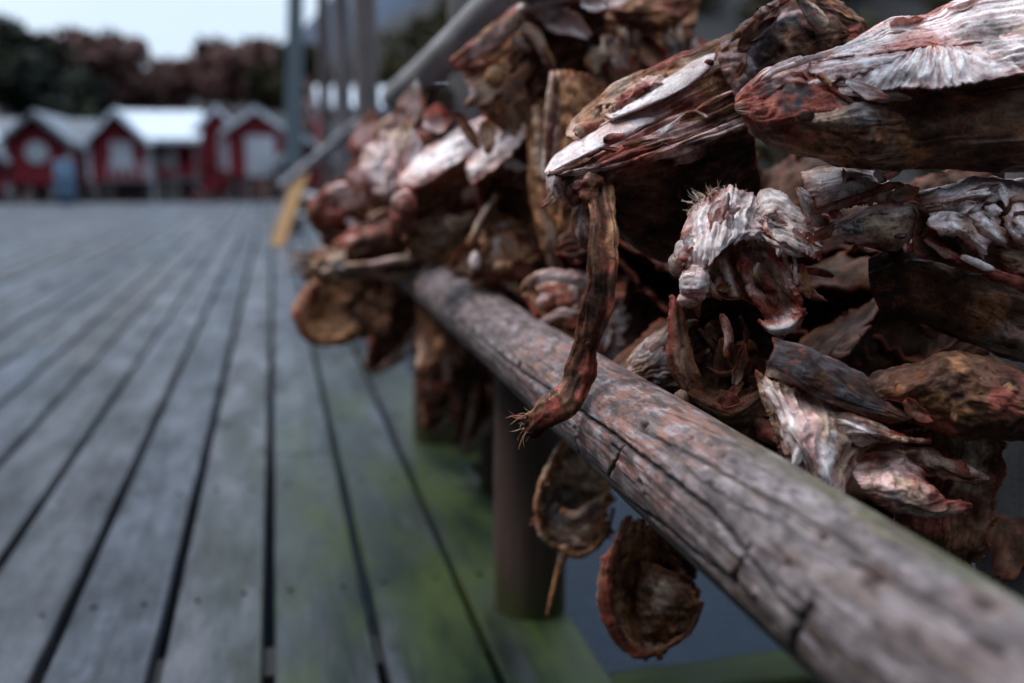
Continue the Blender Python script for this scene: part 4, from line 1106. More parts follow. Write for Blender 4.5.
# ---- 3: crumpled white skull in the middle
D = 1.13
h = head('crumpled pinkish white skull with branching red bones in the middle of the pile', 750, 255, D)
patch('skull_plate', h, D, [
    [(692,206,2.6),(706,196,2.2),(717,191,1.8),(731,185,1.8),(749,193,2.2),(762,204,2.6)],
    [(686,222,1.4),(702,213,.4),(716,206,0),(731,203,-.2),(748,208,.2),(762,216,.8)],
    [(680,240,.8),(697,233,-1.0),(713,226,-1.8),(729,221,-2),(746,222,-1.4),(762,226,-.4)],
    [(678,256,.4),(693,253,-1.8),(709,247,-3),(726,238,-3.2),(744,233,-2.6),(763,234,-1.2)],
    [(684,270,0),(696,270,-1.6),(709,265,-3),(722,252,-3.4),(738,241,-2.8),(758,239,-1.4)]],
    ['TPRPWP', 'PWWWWW', 'CWWWWW', 'PWWWWW', 'CPWWWP'], ctr=.8, fib='v', amp=.0045, fine=.0013, ridge=.0026, rfreq=8, rwarp=.5, rag=.005, warp=.12, streak=.7)
patch('skull_plate', h, D, [
    [(750,204,2.4),(762,189,2),(778,189,1.8),(796,205,1.8),(815,224,2)],
    [(753,214,1.2),(766,199,.9),(782,203,.6),(800,217,.4),(820,231,.6)],
    [(757,224,.4),(769,213,-.2),(786,218,-.4),(804,230,-.8),(823,240,-.8)],
    [(762,232,-.6),(774,228,-1.4),(789,234,-1.8),(805,243,-2.2),(822,248,-2)],
    [(769,240,-1.4),(780,242,-2.2),(792,247,-2.6),(804,254,-2.6),(815,257,-2.2)]],
    ['PWWPC', 'WWWWP', 'PWWWW', 'CWWWP', 'RPGPR'], ctr=.8, amp=.0045, fine=.0012, ridge=.002, rfreq=5, rag=.004, warp=.14, streak=.6)
patch('brow_bone', h, D, [
    [(758,224,-.6),(768,234,-1),(781,242,-1.2),(796,248,-1),(811,247,-.2)], [(756,230,-1.4),(768,240,-2),(782,247,-2),(797,254,-1.8),(812,253,-.8)], [(757,236,-.4),(768,246,-.9),(782,252,-1),(797,258,-.9),(810,257,0)]], ['WPWWP', 'GWPWC', 'RCPGR'], amp=.004, ridge=.001, rfreq=3)
patch('inner_membrane', h, D, [
    [(716,252,.4),(732,242,.6),(750,238,.8),(768,238,.8),(786,250,.8)],
    [(712,268,.8),(730,262,1.8),(750,258,2.2),(768,258,2),(784,266,1.2)],
    [(710,284,1),(730,282,2.4),(748,280,2.8),(764,284,2.6),(780,286,1.6)],
    [(714,298,.8),(730,299,1.6),(746,300,2),(760,308,2),(772,306,1.6)]],
    ['RCTPC', 'TTPTP', 'BTTPR', 'OTOCR'], amp=.004, ridge=.0012, rfreq=5, fib='v')
patch('leg_bone', h, D, [
    [(738,252,-.8),(746,268,-1.4),(754,288,-1.8),(764,310,-2),(771,326,-2),(776,334,-1.4)],
    [(748,250,.4),(757,267,.6),(766,287,.4),(775,306,.2),(782,322,-.8),(785,332,-1)],
    [(760,252,.8),(770,266,.8),(779,284,.4),(788,302,0),(794,314,-1.2),(795,326,-1.2)],
    [(770,252,-.2),(781,268,-1),(791,286,-1.4),(801,304,-1.6),(804,314,-1.6),(802,320,-1)]],
    ['RCPRRW', 'PTBRWP', 'WPTBPW', 'RCPRCP'], amp=.005, fine=.002, ridge=.0012, rfreq=4, rag=.003, warp=.16, thick=.006)
patch('joint_plate', h, D, [
    [(758,318,-2),(770,322,-2.6),(784,320,-2.6),(797,311,-2)], [(762,326,-2.4),(773,330,-3.2),(787,328,-3.2),(802,316,-2.2)], [(768,334,-1.8),(777,339,-2),(790,335,-2),(803,322,-1.6)]], ['RCPR', 'CWWC', 'RTPR'], amp=.004, fine=.0018, rag=.003, thick=.005)
patch('ligament', h, D, [[(716,258,-.8),(722,256,-1.2),(728,258,-.8)], [(722,276,-.2),(729,276,-.6),(736,276,-.2)], [(728,298,.2),(736,299,-.2),(744,298,.2)]], ['PTR', 'TWC', 'RTB'], fib='v', amp=.002, rag=.002)
patch('ligament', h, D, [[(776,246,-.8),(781,246,-1.2),(787,250,-.8)], [(781,262,-.4),(786,263,-.8),(791,266,-.2)], [(790,284,0),(794,284,-.4),(799,286,0)]], ['PWP', 'RTC', 'BRC'], fib='v', amp=.002, rag=.002)
shreds('skin_shred', h, D, scatter(31, 34, 684, 250, 740, 205, 2.2, .5, (10, 24), (3, 8), (-3.2, -1.6), ['WPC', 'PWR', 'WWP', 'CPR'], 9) + scatter(32, 26, 762, 205, 812, 246, .8, .5, (10, 24), (3, 9), (-2.6, -1), ['WWP', 'PRC', 'WPC'], 8)
  + scatter(33, 30, 700, 268, 790, 272, 1.4, .5, (12, 30), (3, 7), (-1.6, 0), ['CRB', 'PTR', 'ROB', 'TPC'], 10), 31)
blob('knob_bone', h, D, 695, 284, 17, 17, -1.2, ['CPRC', 'PWPR', 'WWCP', 'PCWR', 'RCPC'], amp=.006, fine=.0025, ridge=.001)
blob('knob_bone', h, D, 690, 299, 12, 9, -.6, ['PWCP', 'CPRC', 'RCPC'], amp=.004)
blob('red_nodule', h, D, 683, 260, 5.5, 5, -1.8, ['RCR', 'CRR', 'RRC'], amp=.001)
blob('red_nodule', h, D, 708, 262, 4.5, 6, -2.6, ['RCR', 'CPR', 'RRC'], amp=.001)
blob('grey_lump', h, D, 676, 264, 8, 12, .4, ['GDG', 'TGG', 'DGT'], amp=.003)
tube('thin_bone', h, D, [(794,250,2.6,-.6),(795,262,2.2,-.8),(795,274,2.2,-.8),(797,284,3.2,-.6)], ['WWWP', 'TWPW', 'PTWC'], nr=7)
blob('red_nodule', h, D, 803, 291, 10, 6, -.2, ['RCR', 'OCR', 'RRB'], amp=.003)
tube('red_rib', h, D, [(794,268,3,.4),(808,270,4,.2),(822,272,4,.4),(832,276,2.5,.8)], ['RORB', 'OCRR', 'BRRB'], nr=7)
tf = random.Random(8)
it = []
for k in range(130):
    a = tf.uniform(math.radians(-205), math.radians(-25)); rr = tf.uniform(2, 16)
    it.append((718+math.cos(a)*rr*1.7, 207+math.sin(a)*rr*.9, a+tf.uniform(-.5, .5), tf.uniform(5, 15), tf.uniform(1.8, 4.4)))
strands('fibre_tuft', h, D, it, 'GTTTTWB', 1.3)
it = [(tf.uniform(679, 692), tf.uniform(212, 262), math.pi+tf.uniform(-.6, .6), tf.uniform(4, 12), tf.uniform(-.4, .8)) for k in range(60)]

# ---- 4: plate with the cellular grey oval
D = 1.10
h = head('fish head plate with a grey celled oval right of the crumpled skull', 868, 210, D)
patch('plate', h, D, [
    [(800,172,4),(826,166,3.4),(856,164,3),(886,178,3),(912,194,4)],
    [(806,186,1.4),(830,178,.4),(857,172,0),(888,184,.4),(920,198,2)],
    [(812,202,.6),(834,196,-.8),(860,190,-1.4),(892,195,-1),(926,204,1)],
    [(816,216,.6),(836,212,-.6),(862,206,-1.2),(894,205,-.8),(926,212,1)]],
    ['PTTPR', 'PWTWR', 'PWWOR', 'CPROR'], amp=.005, fine=.0015, ridge=.0015, rfreq=5, rag=.003, warp=.14)
patch('celled_plate', h, D, [
    [(826,222,.8),(848,214,-.4),(874,205,-1),(904,200,-.6),(926,206,1)],
    [(828,229,-.6),(850,222,-2),(876,214,-2.6),(904,211,-2),(925,214,0)],
    [(831,236,-.8),(853,232,-2.4),(878,227,-2.9),(903,226,-2.2),(922,222,0)],
    [(836,240,.2),(858,241,-1),(880,243,-1.4),(900,247,-1),(914,238,.6)],
    [(842,243,3),(862,247,3),(882,251,3),(898,252,3),(908,246,3)]],
    ['CPPCR', 'PGTWR', 'PGTTP', 'WPTTP', 'SBKKK'], amp=.0025, fine=.001, ridge=.0008, rfreq=5, warp=.1)
for (x, y, rx, ry) in [(848,228,6,3.5),(862,222,6,4),(874,216,6,3.5),(884,213,5,3),(858,231,5,3),(874,226,6,3),(890,220,5,3.5),(900,236,6,3)]:
    blob('dark_cell', h, D, x, y, rx, ry, -2.5, ['DGD', 'GDD', 'DDG'], rz=3.2, amp=.001)
blob('hole_rim', h, D, 851, 183, 6, 7, -.6, ['CRR', 'RKR', 'RRC'], rz=3, amp=.0015)
tube('red_ridge', h, D, [(812,214,3,-.6),(838,205,4,-1.4),(866,196,4.5,-1.9),(890,186,4,-1.2),(908,190,4,-.4)], ['RCORR', 'OPROR', 'RRCRB'], flat=.6, nr=7, amp=.002)
patch('bone_spike', h, D, [
    [(795,188,1),(800,187,.4),(806,190,.8)], [(799,198,.2),(804,199,-.8),(812,202,0)], [(803,212,.2),(811,213,-1),(822,214,0)], [(806,226,.8),(818,226,-.4),(832,224,.6)]], ['CWP', 'PWC', 'WPC', 'CPO'], amp=.003, ridge=.001, fib='v', rag=.002)
tube('red_ridge', h, D, [(816,236,5,-.2),(828,232,6,-.5),(838,228,5,-.6)], ['ORC', 'COR', 'RBR'], amp=.003)

shreds('skin_shred', h, D, scatter(51, 30, 806, 200, 915, 192, .1, .6, (12, 30), (3, 9), (-2, -.6), ['TWP', 'RCP', 'GTO', 'PWR'], 12) + scatter(52, 14, 835, 238, 915, 244, .2, .8, (8, 20), (3, 7), (-2.2, -.6), ['PCR', 'GDG', 'BRS'], 5), 51)

# ---- 5: arched white bones at the right edge
D = 1.06
h = head('fish skull of arched white bones and dark hollows at the right edge', 985, 215, D)
patch('skull_plate', h, D, [
    [(916,194,4),(945,184,4),(975,176,4),(1010,178,4.4),(1060,180,5)],
    [(922,198,1.4),(950,190,.4),(980,184,0),(1012,188,.6),(1060,190,1)],
    [(926,206,.4),(954,199,-1.4),(982,194,-1.8),(1008,196,-.4),(1060,200,0)],
    [(930,216,.8),(956,210,-.6),(978,206,-.6),(998,206,1),(1060,212,1.4)]],
    ['TWPPR', 'PWWWP', 'TPWPO', 'BPTRC'], amp=.004, fine=.0015, ridge=.0024, rfreq=7, rag=.003, warp=.12)
patch('inner_hull', h, D, [
    [(918,214,2),(950,208,3),(985,204,4),(1020,206,4.5),(1060,208,5)],
    [(914,236,2),(946,238,4),(980,238,5),(1018,240,5),(1060,240,5)],
    [(916,256,1.6),(946,262,2.5),(978,268,3),(1016,274,3),(1060,276,3)]], ['BSKSK', 'BDTBS', 'BSBRS'], amp=.005)
patch('arch_plate', h, D, [
    [(928,214,.8),(948,210,.6),(970,210,.4),(990,222,.6)], [(930,222,-1),(950,219,-1.6),(972,222,-1.8),(990,236,-1)], [(936,230,-1.8),(954,229,-2.4),(972,236,-2.4),(988,250,-1.4)], [(942,236,-.6),(956,238,-1.2),(970,248,-1.2),(984,262,-.6)]],
    ['PWWP', 'WWTP', 'PWPW', 'RPCR'], amp=.004, fine=.0009, ridge=.0016, rfreq=3, rag=.003)
patch('arch_plate', h, D, [
    [(1010,196,1),(1024,200,.6),(1060,204,.6)], [(1004,214,-.6),(1020,220,-1.4),(1060,224,-1.4)], [(1006,230,-1.2),(1024,236,-2.2),(1060,240,-2.2)], [(1014,244,-.4),(1030,252,-1.2),(1060,258,-1.2)]],
    ['RPP', 'PWW', 'WWP', 'CPR'], amp=.004, fine=.0009, ridge=.0016, rfreq=3, rag=.003, fib='v')
patch('arch_plate', h, D, [
    [(960,204,.6),(978,204,.4),(996,206,.8)], [(966,216,-1),(984,220,-1.6),(1002,224,-.8)], [(978,230,-1.2),(994,236,-1.8),(1010,240,-.8)], [(990,242,0),(1002,248,-.4),(1014,252,.2)]],
    ['PTR', 'TWP', 'PWT', 'CPR'], amp=.004, fine=.0009, ridge=.0014, rfreq=3, rag=.003)
blob('hollow', h, D, 1004, 207, 7, 10, -.2, ['KSK', 'SKK', 'KKS'], rz=4, rot=.4)  # black-coloured lumps stand in for the shade inside holes
blob('hollow', h, D, 950, 246, 13, 6, .4, ['KSK', 'SKK', 'KKS'], rz=5, rot=.3)
tube('red_rim', h, D, [(926,240,4,.4),(946,252,5,-.2),(964,262,5,-.6),(990,272,5,-.6),(1016,282,6,-.2),(1050,300,6,0)], ['RCROCR', 'CPRRCB', 'BRCRRC'], amp=.002, nr=7)
tube('tooth_bone', h, D, [(962,257,2.5,-1),(974,262,4,-1.4),(986,267,4,-1.4),(994,269,2,-1.2)], ['WWWP', 'WWWW', 'PWWC'], flat=.6, nr=7, amp=.0006)
patch('gill_cover', h, D, [
    [(992,232,.6),(1014,236,.2),(1036,240,0),(1060,246,0)], [(996,250,.4),(1016,256,-.4),(1038,262,-.6),(1060,268,-.6)], [(1002,270,.8),(1020,280,0),(1040,290,0),(1060,296,0)]], ['PTPW', 'BTTP', 'RCBR'], amp=.004, ridge=.002, rfreq=5, rag=.003)

shreds('skin_shred', h, D, scatter(61, 30, 930, 205, 1030, 196, .1, .6, (14, 36), (4, 10), (-2.4, -.4), ['WPW', 'GWP', 'PWR', 'TGP'], 9), 61)

# ---- 6: smooth brown hull below it, letters blackened at left in place of shade
D = 1.10
h = head('smooth brown underside of a fish head below the arched white bones', 960, 310, D)
patch('hull', h, D, [
    [(868,258,4),(905,246,3),(950,252,2),(1000,264,1.6),(1060,286,1)],
    [(868,276,3.4),(908,268,1),(952,276,-.6),(1002,290,-1.2),(1060,310,-1.4)],
    [(872,294,3.4),(914,294,1),(956,304,-.8),(1004,320,-1.6),(1060,340,-1.6)],
    [(880,310,4),(922,318,2.4),(960,330,1),(1006,346,.4),(1060,366,.4)],
    [(890,318,7),(928,328,7),(964,342,7),(1008,358,7),(1060,378,7)]],
    ['KSSBR', 'KSBBB', 'KSBOT', 'KSBTP', 'KKSBS'], amp=.005, fine=.0007, ridge=.0007, rfreq=4, rwarp=1.6, warp=.24, streak=.25, ctr=.35)

# ---- 7: lower right head with ribbed white gill plate, letters darkened to stand for shade
D = 1.0
h = head('lower right fish head with ribbed white gill plate and dark grey cap above the pole', 880, 440, D)
patch('cap', h, D, [
    [(772,338,5),(800,344,5),(835,360,5),(880,386,5),(930,412,5)],
    [(775,346,1),(800,352,.6),(834,369,.2),(878,395,0),(918,415,.4)],
    [(769,360,0),(792,366,-.8),(826,384,-1.2),(866,405,-1),(908,420,-.4)],
    [(765,376,.6),(788,382,-.8),(822,400,-1.2),(858,414,-.8),(890,424,0)]],
    ['KDDDK', 'DKDKD', 'DDSDB', 'TSDBR'], amp=.004, fine=.0008, ridge=.0006, rfreq=4, rwarp=1.5, streak=.3, ctr=.45)
patch('gill_plate', h, D, [
    [(757,374,2.6),(776,381,1.2),(800,391,.4),(830,403,.2),(872,423,.6),(904,436,1.4)],
    [(763,400,1.8),(780,406,-.4),(802,418,-1.6),(830,432,-1.6),(857,446,-.8),(878,447,.4)],
    [(774,432,1),(790,438,-1.6),(808,450,-3),(828,462,-2.8),(845,469,-1.6),(854,466,0)],
    [(789,466,.4),(801,474,-1.6),(813,484,-2.6),(829,495,-2.6),(841,507,-1.8),(846,498,-.2)]],
    ['BTTPTO', 'TWPTTB', 'TWPWTP', 'PCTWPR'], fib='v', amp=.004, fine=.0009, ridge=.0042, rfreq=3.6, rwarp=.35, rag=.004, warp=.14, streak=.7, ctr=.6)
it = [(764+tf.uniform(-3, 3)+k*.55, 385+k*1.9, math.pi*.85+tf.uniform(-.5, .5), tf.uniform(3, 9), 1) for k in range(34)]
strands('fringe', h, D, it, 'TGBT', .5)
patch('spur', h, D, [
    [(822,404,0),(850,412,-.4),(880,424,-.6),(904,434,-.4),(930,441,0)],
    [(838,424,-1),(860,430,-1.8),(882,436,-1.6),(904,440,-1),(930,442,-.1)],
    [(846,446,-.2),(862,446,-1),(884,444,-.8),(906,443,-.4),(930,443,.1)]], ['TBTRR', 'TWSTR', 'WPRRC'], amp=.003, ridge=.0018, rfreq=4, rag=.003)
patch('gill_flap', h, D, [
    [(846,466,1.4),(872,456,1.4),(894,450,1.6),(912,455,2)],
    [(854,478,-.4),(880,470,-.8),(902,467,-.6),(926,479,.4)],
    [(862,490,-1.6),(888,487,-2.4),(912,486,-2.2),(944,494,-.6)],
    [(876,501,-1.2),(902,505,-2.2),(930,510,-2),(970,504,-.2)],
    [(890,508,.4),(912,516,-.4),(936,520,-.2),(966,509,.4)]], ['RCTR', 'PTPR', 'TPTC', 'CPTC', 'RCRB'], amp=.006, fine=.0012, ridge=.0020, rfreq=3.2, rwarp=.6, rag=.002, warp=.18)
patch('gill_flap', h, D, [
    [(900,446,3),(930,446,3),(956,452,3)], [(908,460,1.4),(938,462,1),(966,468,1.4)], [(920,474,1.6),(950,480,1.2),(980,484,1.6)]], ['BRB', 'BTR', 'RBS'], amp=.006, ridge=.002, rfreq=3, rag=.002)
patch('cheek', h, D, [
    [(846,392,6),(880,374,6),(946,352,6),(1000,362,6),(1060,384,6)],
    [(858,394,2),(890,380,1),(944,360,.4),(1000,374,.4),(1060,392,.6)],
    [(874,402,.6),(902,394,-1.2),(946,384,-2),(1000,394,-2),(1060,406,-1.6)],
    [(896,412,.6),(920,412,-.8),(954,410,-1.6),(1002,414,-1.6),(1060,420,-1.4)],
    [(914,420,2),(936,428,1),(972,435,.4),(1010,434,.4),(1060,434,.4)],
    [(924,424,6),(946,434,6),(976,441,6),(1012,440,6),(1060,440,6)]],
    ['SKSKS', 'SBSBS', 'SBOBR', 'SRSBR', 'RCBSR', 'KSBSK'], amp=.008, fine=.0016, ridge=.001, rfreq=5, rwarp=1.8, warp=.28, streak=.25, ctr=.5)
patch('throat_membrane', h, D, [
    [(905,432,5),(940,436,4),(975,432,3),(1000,428,3)],
    [(902,466,6),(938,462,5),(974,458,4),(1004,452,3)],
    [(890,500,6),(930,506,5),(966,500,4),(1000,490,3)],
    [(900,530,6),(930,544,5),(958,548,4.4),(994,526,3.6)],
    [(920,552,7),(940,566,6),(960,568,6),(984,556,5)]], ['SBSB', 'KBTS', 'SRBS', 'KSBB', 'KKSS'], amp=.006, ridge=.002, rfreq=6, fib='v', rag=.005)
for pts in [[(948,458,3,3),(962,466,5,2.4),(976,474,4,2.4),(988,478,2,3)]]:
    tube('thin_bone', h, D, pts, ['TWTP'[:len(pts)]]*4, flat=.5, nr=7)

shreds('skin_shred', h, D, scatter(71, 12, 790, 405, 850, 480, 1.1, .45, (16, 40), (4, 10), (-3.2, -1), ['TWG', 'WPR', 'WWP', 'GWC', 'BTR'], 13) + scatter(74, 24, 870, 395, 1020, 400, .3, .6, (12, 34), (4, 10), (-2.4, -1), ['BOB', 'RBC', 'TOB', 'SRB'], 14), 71)

# ---- 8: hollow dark head under the crumpled skull
D = 1.16
h = head('hollow dark fish head with an amber membrane hanging under the crumpled skull', 720, 355, D)
patch('hollow', h, D, [
    [(672,306,3),(700,298,7),(730,296,8),(760,304,7),(784,318,4)],
    [(670,334,3),(696,332,9),(728,330,11),(758,334,9),(782,340,4)],
    [(676,366,3),(700,368,8),(730,368,10),(756,366,8),(774,362,4)],
    [(688,392,2),(706,396,4),(732,394,5),(754,384,5),(768,376,3)],
    [(700,404,1),(716,408,1.4),(734,403,1.6),(752,393,1.8),(766,382,2)]],
    ['KKKKK', 'SKKKK', 'BSKSK', 'OBSBS', 'BOSSB'], amp=.004, ridge=.001, rfreq=5)
patch('hollow_rim', h, D, [
    [(690,388,.2),(708,398,.4),(730,402,.8),(752,392,1.2),(770,372,1.6)],
    [(690,396,-.4),(710,408,-.4),(732,412,0),(756,402,.4),(776,380,1)],
    [(700,412,1.4),(720,426,1.6),(742,432,2),(766,424,2.4),(788,408,3)],
    [(712,424,5),(732,440,5),(756,446,5),(780,440,5),(800,428,5)]], ['OBRSB', 'BSBSK', 'SKSBK', 'KKKSK'], amp=.005, ridge=.002, rfreq=6)
patch('membrane', h, D, [
    [(669,296,-.4),(674,296,-.8),(682,300,-.6)],
    [(668,326,-.6),(677,326,-1.4),(688,330,-.6)],
    [(667,356,-.4),(680,358,-1.4),(696,362,-.2)],
    [(674,380,.2),(686,384,-.6),(701,386,.4)],
    [(686,396,1.2),(692,398,.4),(703,398,1)]], ['RCB', 'CBO', 'BTO', 'BTO', 'BOB'], fib='v', amp=.003, ridge=.0013, rfreq=4, rag=.003, thick=.0012)
tube('inner_bone', h, D, [(722,316,3,2),(727,328,4.5,1.4),(729,342,4.5,1.2),(728,356,4,1.4)], ['OCTO', 'RPPO', 'BCOR'], nr=7)
for pts in [[(700,330,2,5),(712,344,3,4.6),(720,358,2,5)], [(740,318,2,5),(746,334,3,5),(744,350,2,5)], [(708,368,2,3),(720,374,3,3),(736,372,2,3.4)]]:
    tube('inner_bone', h, D, pts, ['BOB', 'SBS', 'KSB'], nr=7)

shreds('skin_shred', h, D, scatter(81, 34, 680, 330, 775, 345, 1.5, .7, (16, 44), (4, 11), (2, 7), ['KSB', 'SBO', 'BSK', 'OBS'], 16) + scatter(82, 26, 684, 398, 770, 396, .6, .8, (12, 36), (4, 11), (-.6, 1.4), ['BRS', 'OBS', 'KSB', 'TBR'], 11), 81)

# ---- 9: folded beige skin resting on the pole
D = 1.24
h = head('folded beige fish head skin with dark pleats lying against the top of the pole', 655, 375, D)
patch('folded_skin', h, D, [
    [(632,352,3.4),(650,338,3),(666,326,2.6),(674,318,2.4)],
    [(626,364,1.4),(642,352,0),(660,342,-.2),(672,336,.4)],
    [(621,375,.6),(638,366,-1.2),(658,358,-1.8),(673,354,-1)],
    [(623,380,.2),(642,376,-1.6),(662,372,-2),(678,372,-1.4)],
    [(634,388,.8),(650,387,-1),(668,388,-1.4),(686,392,-.8)],
    [(652,398,2),(664,400,.8),(676,404,.6),(690,408,1)]],
    ['BTTR', 'TGPT', 'WTGP', 'KSGS', 'BTKP', 'KSBS'], amp=.004, fine=.0016, ridge=.0042, rfreq=6, rag=.003, warp=.12, crease=.75)
tube('bone_flap', h, D, [(652,350,3,-1),(664,340,5,-1.2),(672,330,4,-1)], ['TWP', 'WTC', 'OTR'], flat=.5)

shreds('skin_shred', h, D, scatter(91, 22, 630, 372, 680, 345, -.5, .4, (14, 34), (3, 9), (-2.4, -.8), ['TGK', 'WTB', 'KST', 'BTW'], 10), 91)

# ---- 10: pale curled head behind the strip
D = 1.66
h = head('blurred pale pink fish head lying behind the dark hanging strip', 590, 315, D)
patch('hull', h, D, [
    [(522,292,8),(545,278,8),(580,276,8),(620,284,8),(668,284,8)],
    [(524,296,3),(548,296,2),(582,296,1),(622,298,1),(664,296,2)],
    [(534,318,2),(556,322,0),(586,326,-1),(622,334,-1),(652,330,1)],
    [(548,334,4),(570,342,2),(596,354,1),(622,362,1),(646,356,3)],
    [(556,340,9),(578,350,9),(602,364,9),(626,372,9),(648,364,9)]], ['BTOBR', 'SRBRP', 'RORPC', 'BRPWG', 'KSGDS'], amp=.008, ridge=.003, rfreq=6)
tube('curled_bone', h, D, [(523,290,4,0),(536,279,6,-1),(552,275,6,-1.6),(572,278,6,-1.6),(588,287,6,-1),(584,302,5,-.4),(572,314,4,0)], ['TOTWPPP', 'BTWWWPC', 'OTPPWCC'], flat=.6)
blob('dried_tissue', h, D, 545, 302, 11, 9, 0, ['PWC', 'CPR', 'PCP'], amp=.003)
tube('curled_bone', h, D, [(612,279,4,-1),(632,276,5,-1.4),(652,280,5,-1.2),(672,292,5,-.6)], ['PTWT', 'CPWO', 'RPTC'], flat=.6)
patch('gill_cover', h, D, [
    [(600,300,-.5),(620,296,-1),(640,298,-1),(656,304,0)], [(604,324,-1.4),(622,320,-2.4),(638,320,-2.2),(650,322,-1)], [(606,346,-.6),(622,346,-1.6),(636,344,-1.4),(646,338,0)]], ['TPRT', 'PWPC', 'GWPR'], amp=.006, ridge=.003, rfreq=4)
tube('curled_bone', h, D, [(640,316,4,-2),(650,304,5,-2.2),(662,298,5,-2),(672,296,3,-1.6)], ['WWTP']*3, flat=.6)

shreds('skin_shred', h, D, scatter(101, 40, 535, 300, 660, 320, .4, 1.0, (16, 44), (5, 13), (-2.4, .6), ['TPW', 'RPB', 'BOR', 'PWC', 'GTB'], 20), 101)

# ---- 11/12: heads hanging below the pole
D = 1.62
h = head('amber fish head with a thin hanging bone, under the pole beside the nearest post', 575, 500, D)
patch('shell', h, D, [
    [(560,446,3),(574,444,2),(590,446,3),(606,456,4)],
    [(546,474,1),(566,476,3),(590,480,3),(612,486,2)],
    [(538,506,0),(560,508,3.5),(588,512,3.5),(612,512,1.4)],
    [(540,532,0),(560,538,2),(586,540,2),(612,530,.8)],
    [(552,548,2),(564,552,1.6),(584,554,1.6),(600,544,2)]], ['OTOB', 'OTTO', 'TGTO', 'OTTO', 'OTOB'], amp=.010, ridge=.003, rfreq=4, thick=.003, rag=.012)
tube('shell_rim', h, D, [(562,444,2.5,0),(549,468,3.5,-.6),(537,500,3,-1),(542,534,4,-1),(557,547,2.5,-.6),(580,555,3.5,-.6),(604,537,3,-.4),(613,510,2,0)], ['TOTOBOBO', 'OTOTOOBB', 'BOOBOBOB'], flat=.8, amp=.003)
tube('inner_bone', h, D, [(562,512,4,-.5),(576,516,6,-1),(594,504,5,-1),(606,492,3,-.5)], ['TGTG', 'GTGT', 'OTTO'], flat=.5)
tube('thin_bone', h, D, [(565,548,5,0),(560,566,4,.2),(554,590,3,.4),(548,614,2,.6)], ['OOBO', 'TOOB', 'BOBB'], amp=.001, nr=7)
tube('cord', h, D, [(574,450,1.6,2),(580,420,1.6,3),(590,380,1.6,4)], ['SBS']*3, nr=6)
D = 1.36
h = head('brown bowl shaped fish head hanging lowest under the pole over the water', 650, 590, D)
patch('shell', h, D, [
    [(630,520,4),(646,526,4),(664,548,5),(682,572,5)],
    [(614,546,.6),(640,552,5),(668,566,6),(694,586,3)],
    [(604,580,0),(632,586,6),(668,592,7),(700,602,2.5)],
    [(606,612,0),(630,618,5),(664,622,5),(696,618,2.4)],
    [(618,640,.8),(638,644,3),(662,644,3),(684,634,2.6)],
    [(630,650,2.4),(642,655,2.6),(658,655,2.6),(672,646,3)]], ['TOBB', 'OOBS', 'OBOB', 'TOOB', 'OOTO', 'OTOB'], amp=.011, fine=.003, ridge=.003, rfreq=5, thick=.004, fib='v', rag=.009)
tube('shell_rim', h, D, [(630,518,3,2),(616,545,4,0),(605,576,7,-.8),(607,610,8,-.8),(619,638,6,-.4),(640,654,5,0),(664,648,2.5,.4),(688,632,3.5,1),(701,604,2,1.6)], ['TRTRBOBOB', 'TTGTTOBOO', 'BRBRRBOBB', 'RBRRBRBBO'], flat=.7, amp=.003, nr=9)
patch('dried_tissue', h, D, [
    [(640,560,5),(660,566,4.6),(684,576,4),(700,592,3)], [(636,590,4),(658,594,2.4),(682,598,1.6),(700,606,2)],
    [(640,618,4),(658,622,2.2),(680,620,1.6),(697,616,2)], [(646,642,4),(660,642,3),(676,638,2.6),(690,630,2.6)]], ['BOSB', 'OTBO', 'TOBO', 'BOBR'], amp=.010, fine=.005, ridge=.003, rfreq=4, lump=48)
tube('cord', h, D, [(640,525,2,4),(660,500,2,6),(690,470,2,8)], ['SBS']*3, nr=6)

# ================================================================== MIDDLE DISTANCE
G2 = 'blurred fish heads farther along the rack'
PALER[0] = True
D = 1.80
h = head('fish head with pink jaw bar and white crown at the top left of the pile', 530, 60, D, G2)
tube('jaw_bone', h, D, [(455,66,8,-1),(470,54,9,-2),(490,38,10,-2.2),(508,24,11,-2),(524,12,10,-1)], ['RPWPP', 'PWWWP', 'RPPTC', 'BRBRB'], flat=.5, amp=.004)
patch('crown_plate', h, D, [[(505,14,0),(530,-6,1),(565,-16,2),(610,-20,3)], [(507,14,-2),(532,4,-3),(562,-3,-3),(606,-8,-2)], [(512,16,-1),(534,12,-1.4),(560,5,-1.2),(600,0,-.4)]], ['PWWT', 'WWWP', 'RPTR'], amp=.004, ridge=.002)
patch('hull', h, D, [
    [(462,64,1),(490,46,2),(522,22,2),(560,6,1),(604,-2,1)],
    [(466,80,1),(492,76,3),(524,56,1),(562,36,-1),(606,20,0)],
    [(474,100,2),(500,108,4),(530,100,3),(562,74,1),(600,46,3)],
    [(484,116,4),(508,134,6),(534,140,7),(560,112,6),(586,76,8)]], ['RBOBS', 'TBKSK', 'OTSKK', 'BOBSS'], amp=.009, ridge=.003, rfreq=6)
for pts in [[(520,24,5,-1),(534,34,6,-2),(545,52,5,-2),(552,70,4,-1)], [(514,38,4,-1),(522,42,4,-1.4),(530,50,2,-1)], [(470,82,4,-1),(474,96,4,-1),(466,106,2,-1)]]:
    tube('loose_bone', h, D, pts, ['TWTO', 'WTPB', 'OTBB'][:3] if len(pts) == 4 else ['TWP', 'PWT', 'OTB'], amp=.003)
blob('eye', h, D, 494, 78, 10, 10, 0, ['TOT', 'OBO', 'BTO'], rz=6)
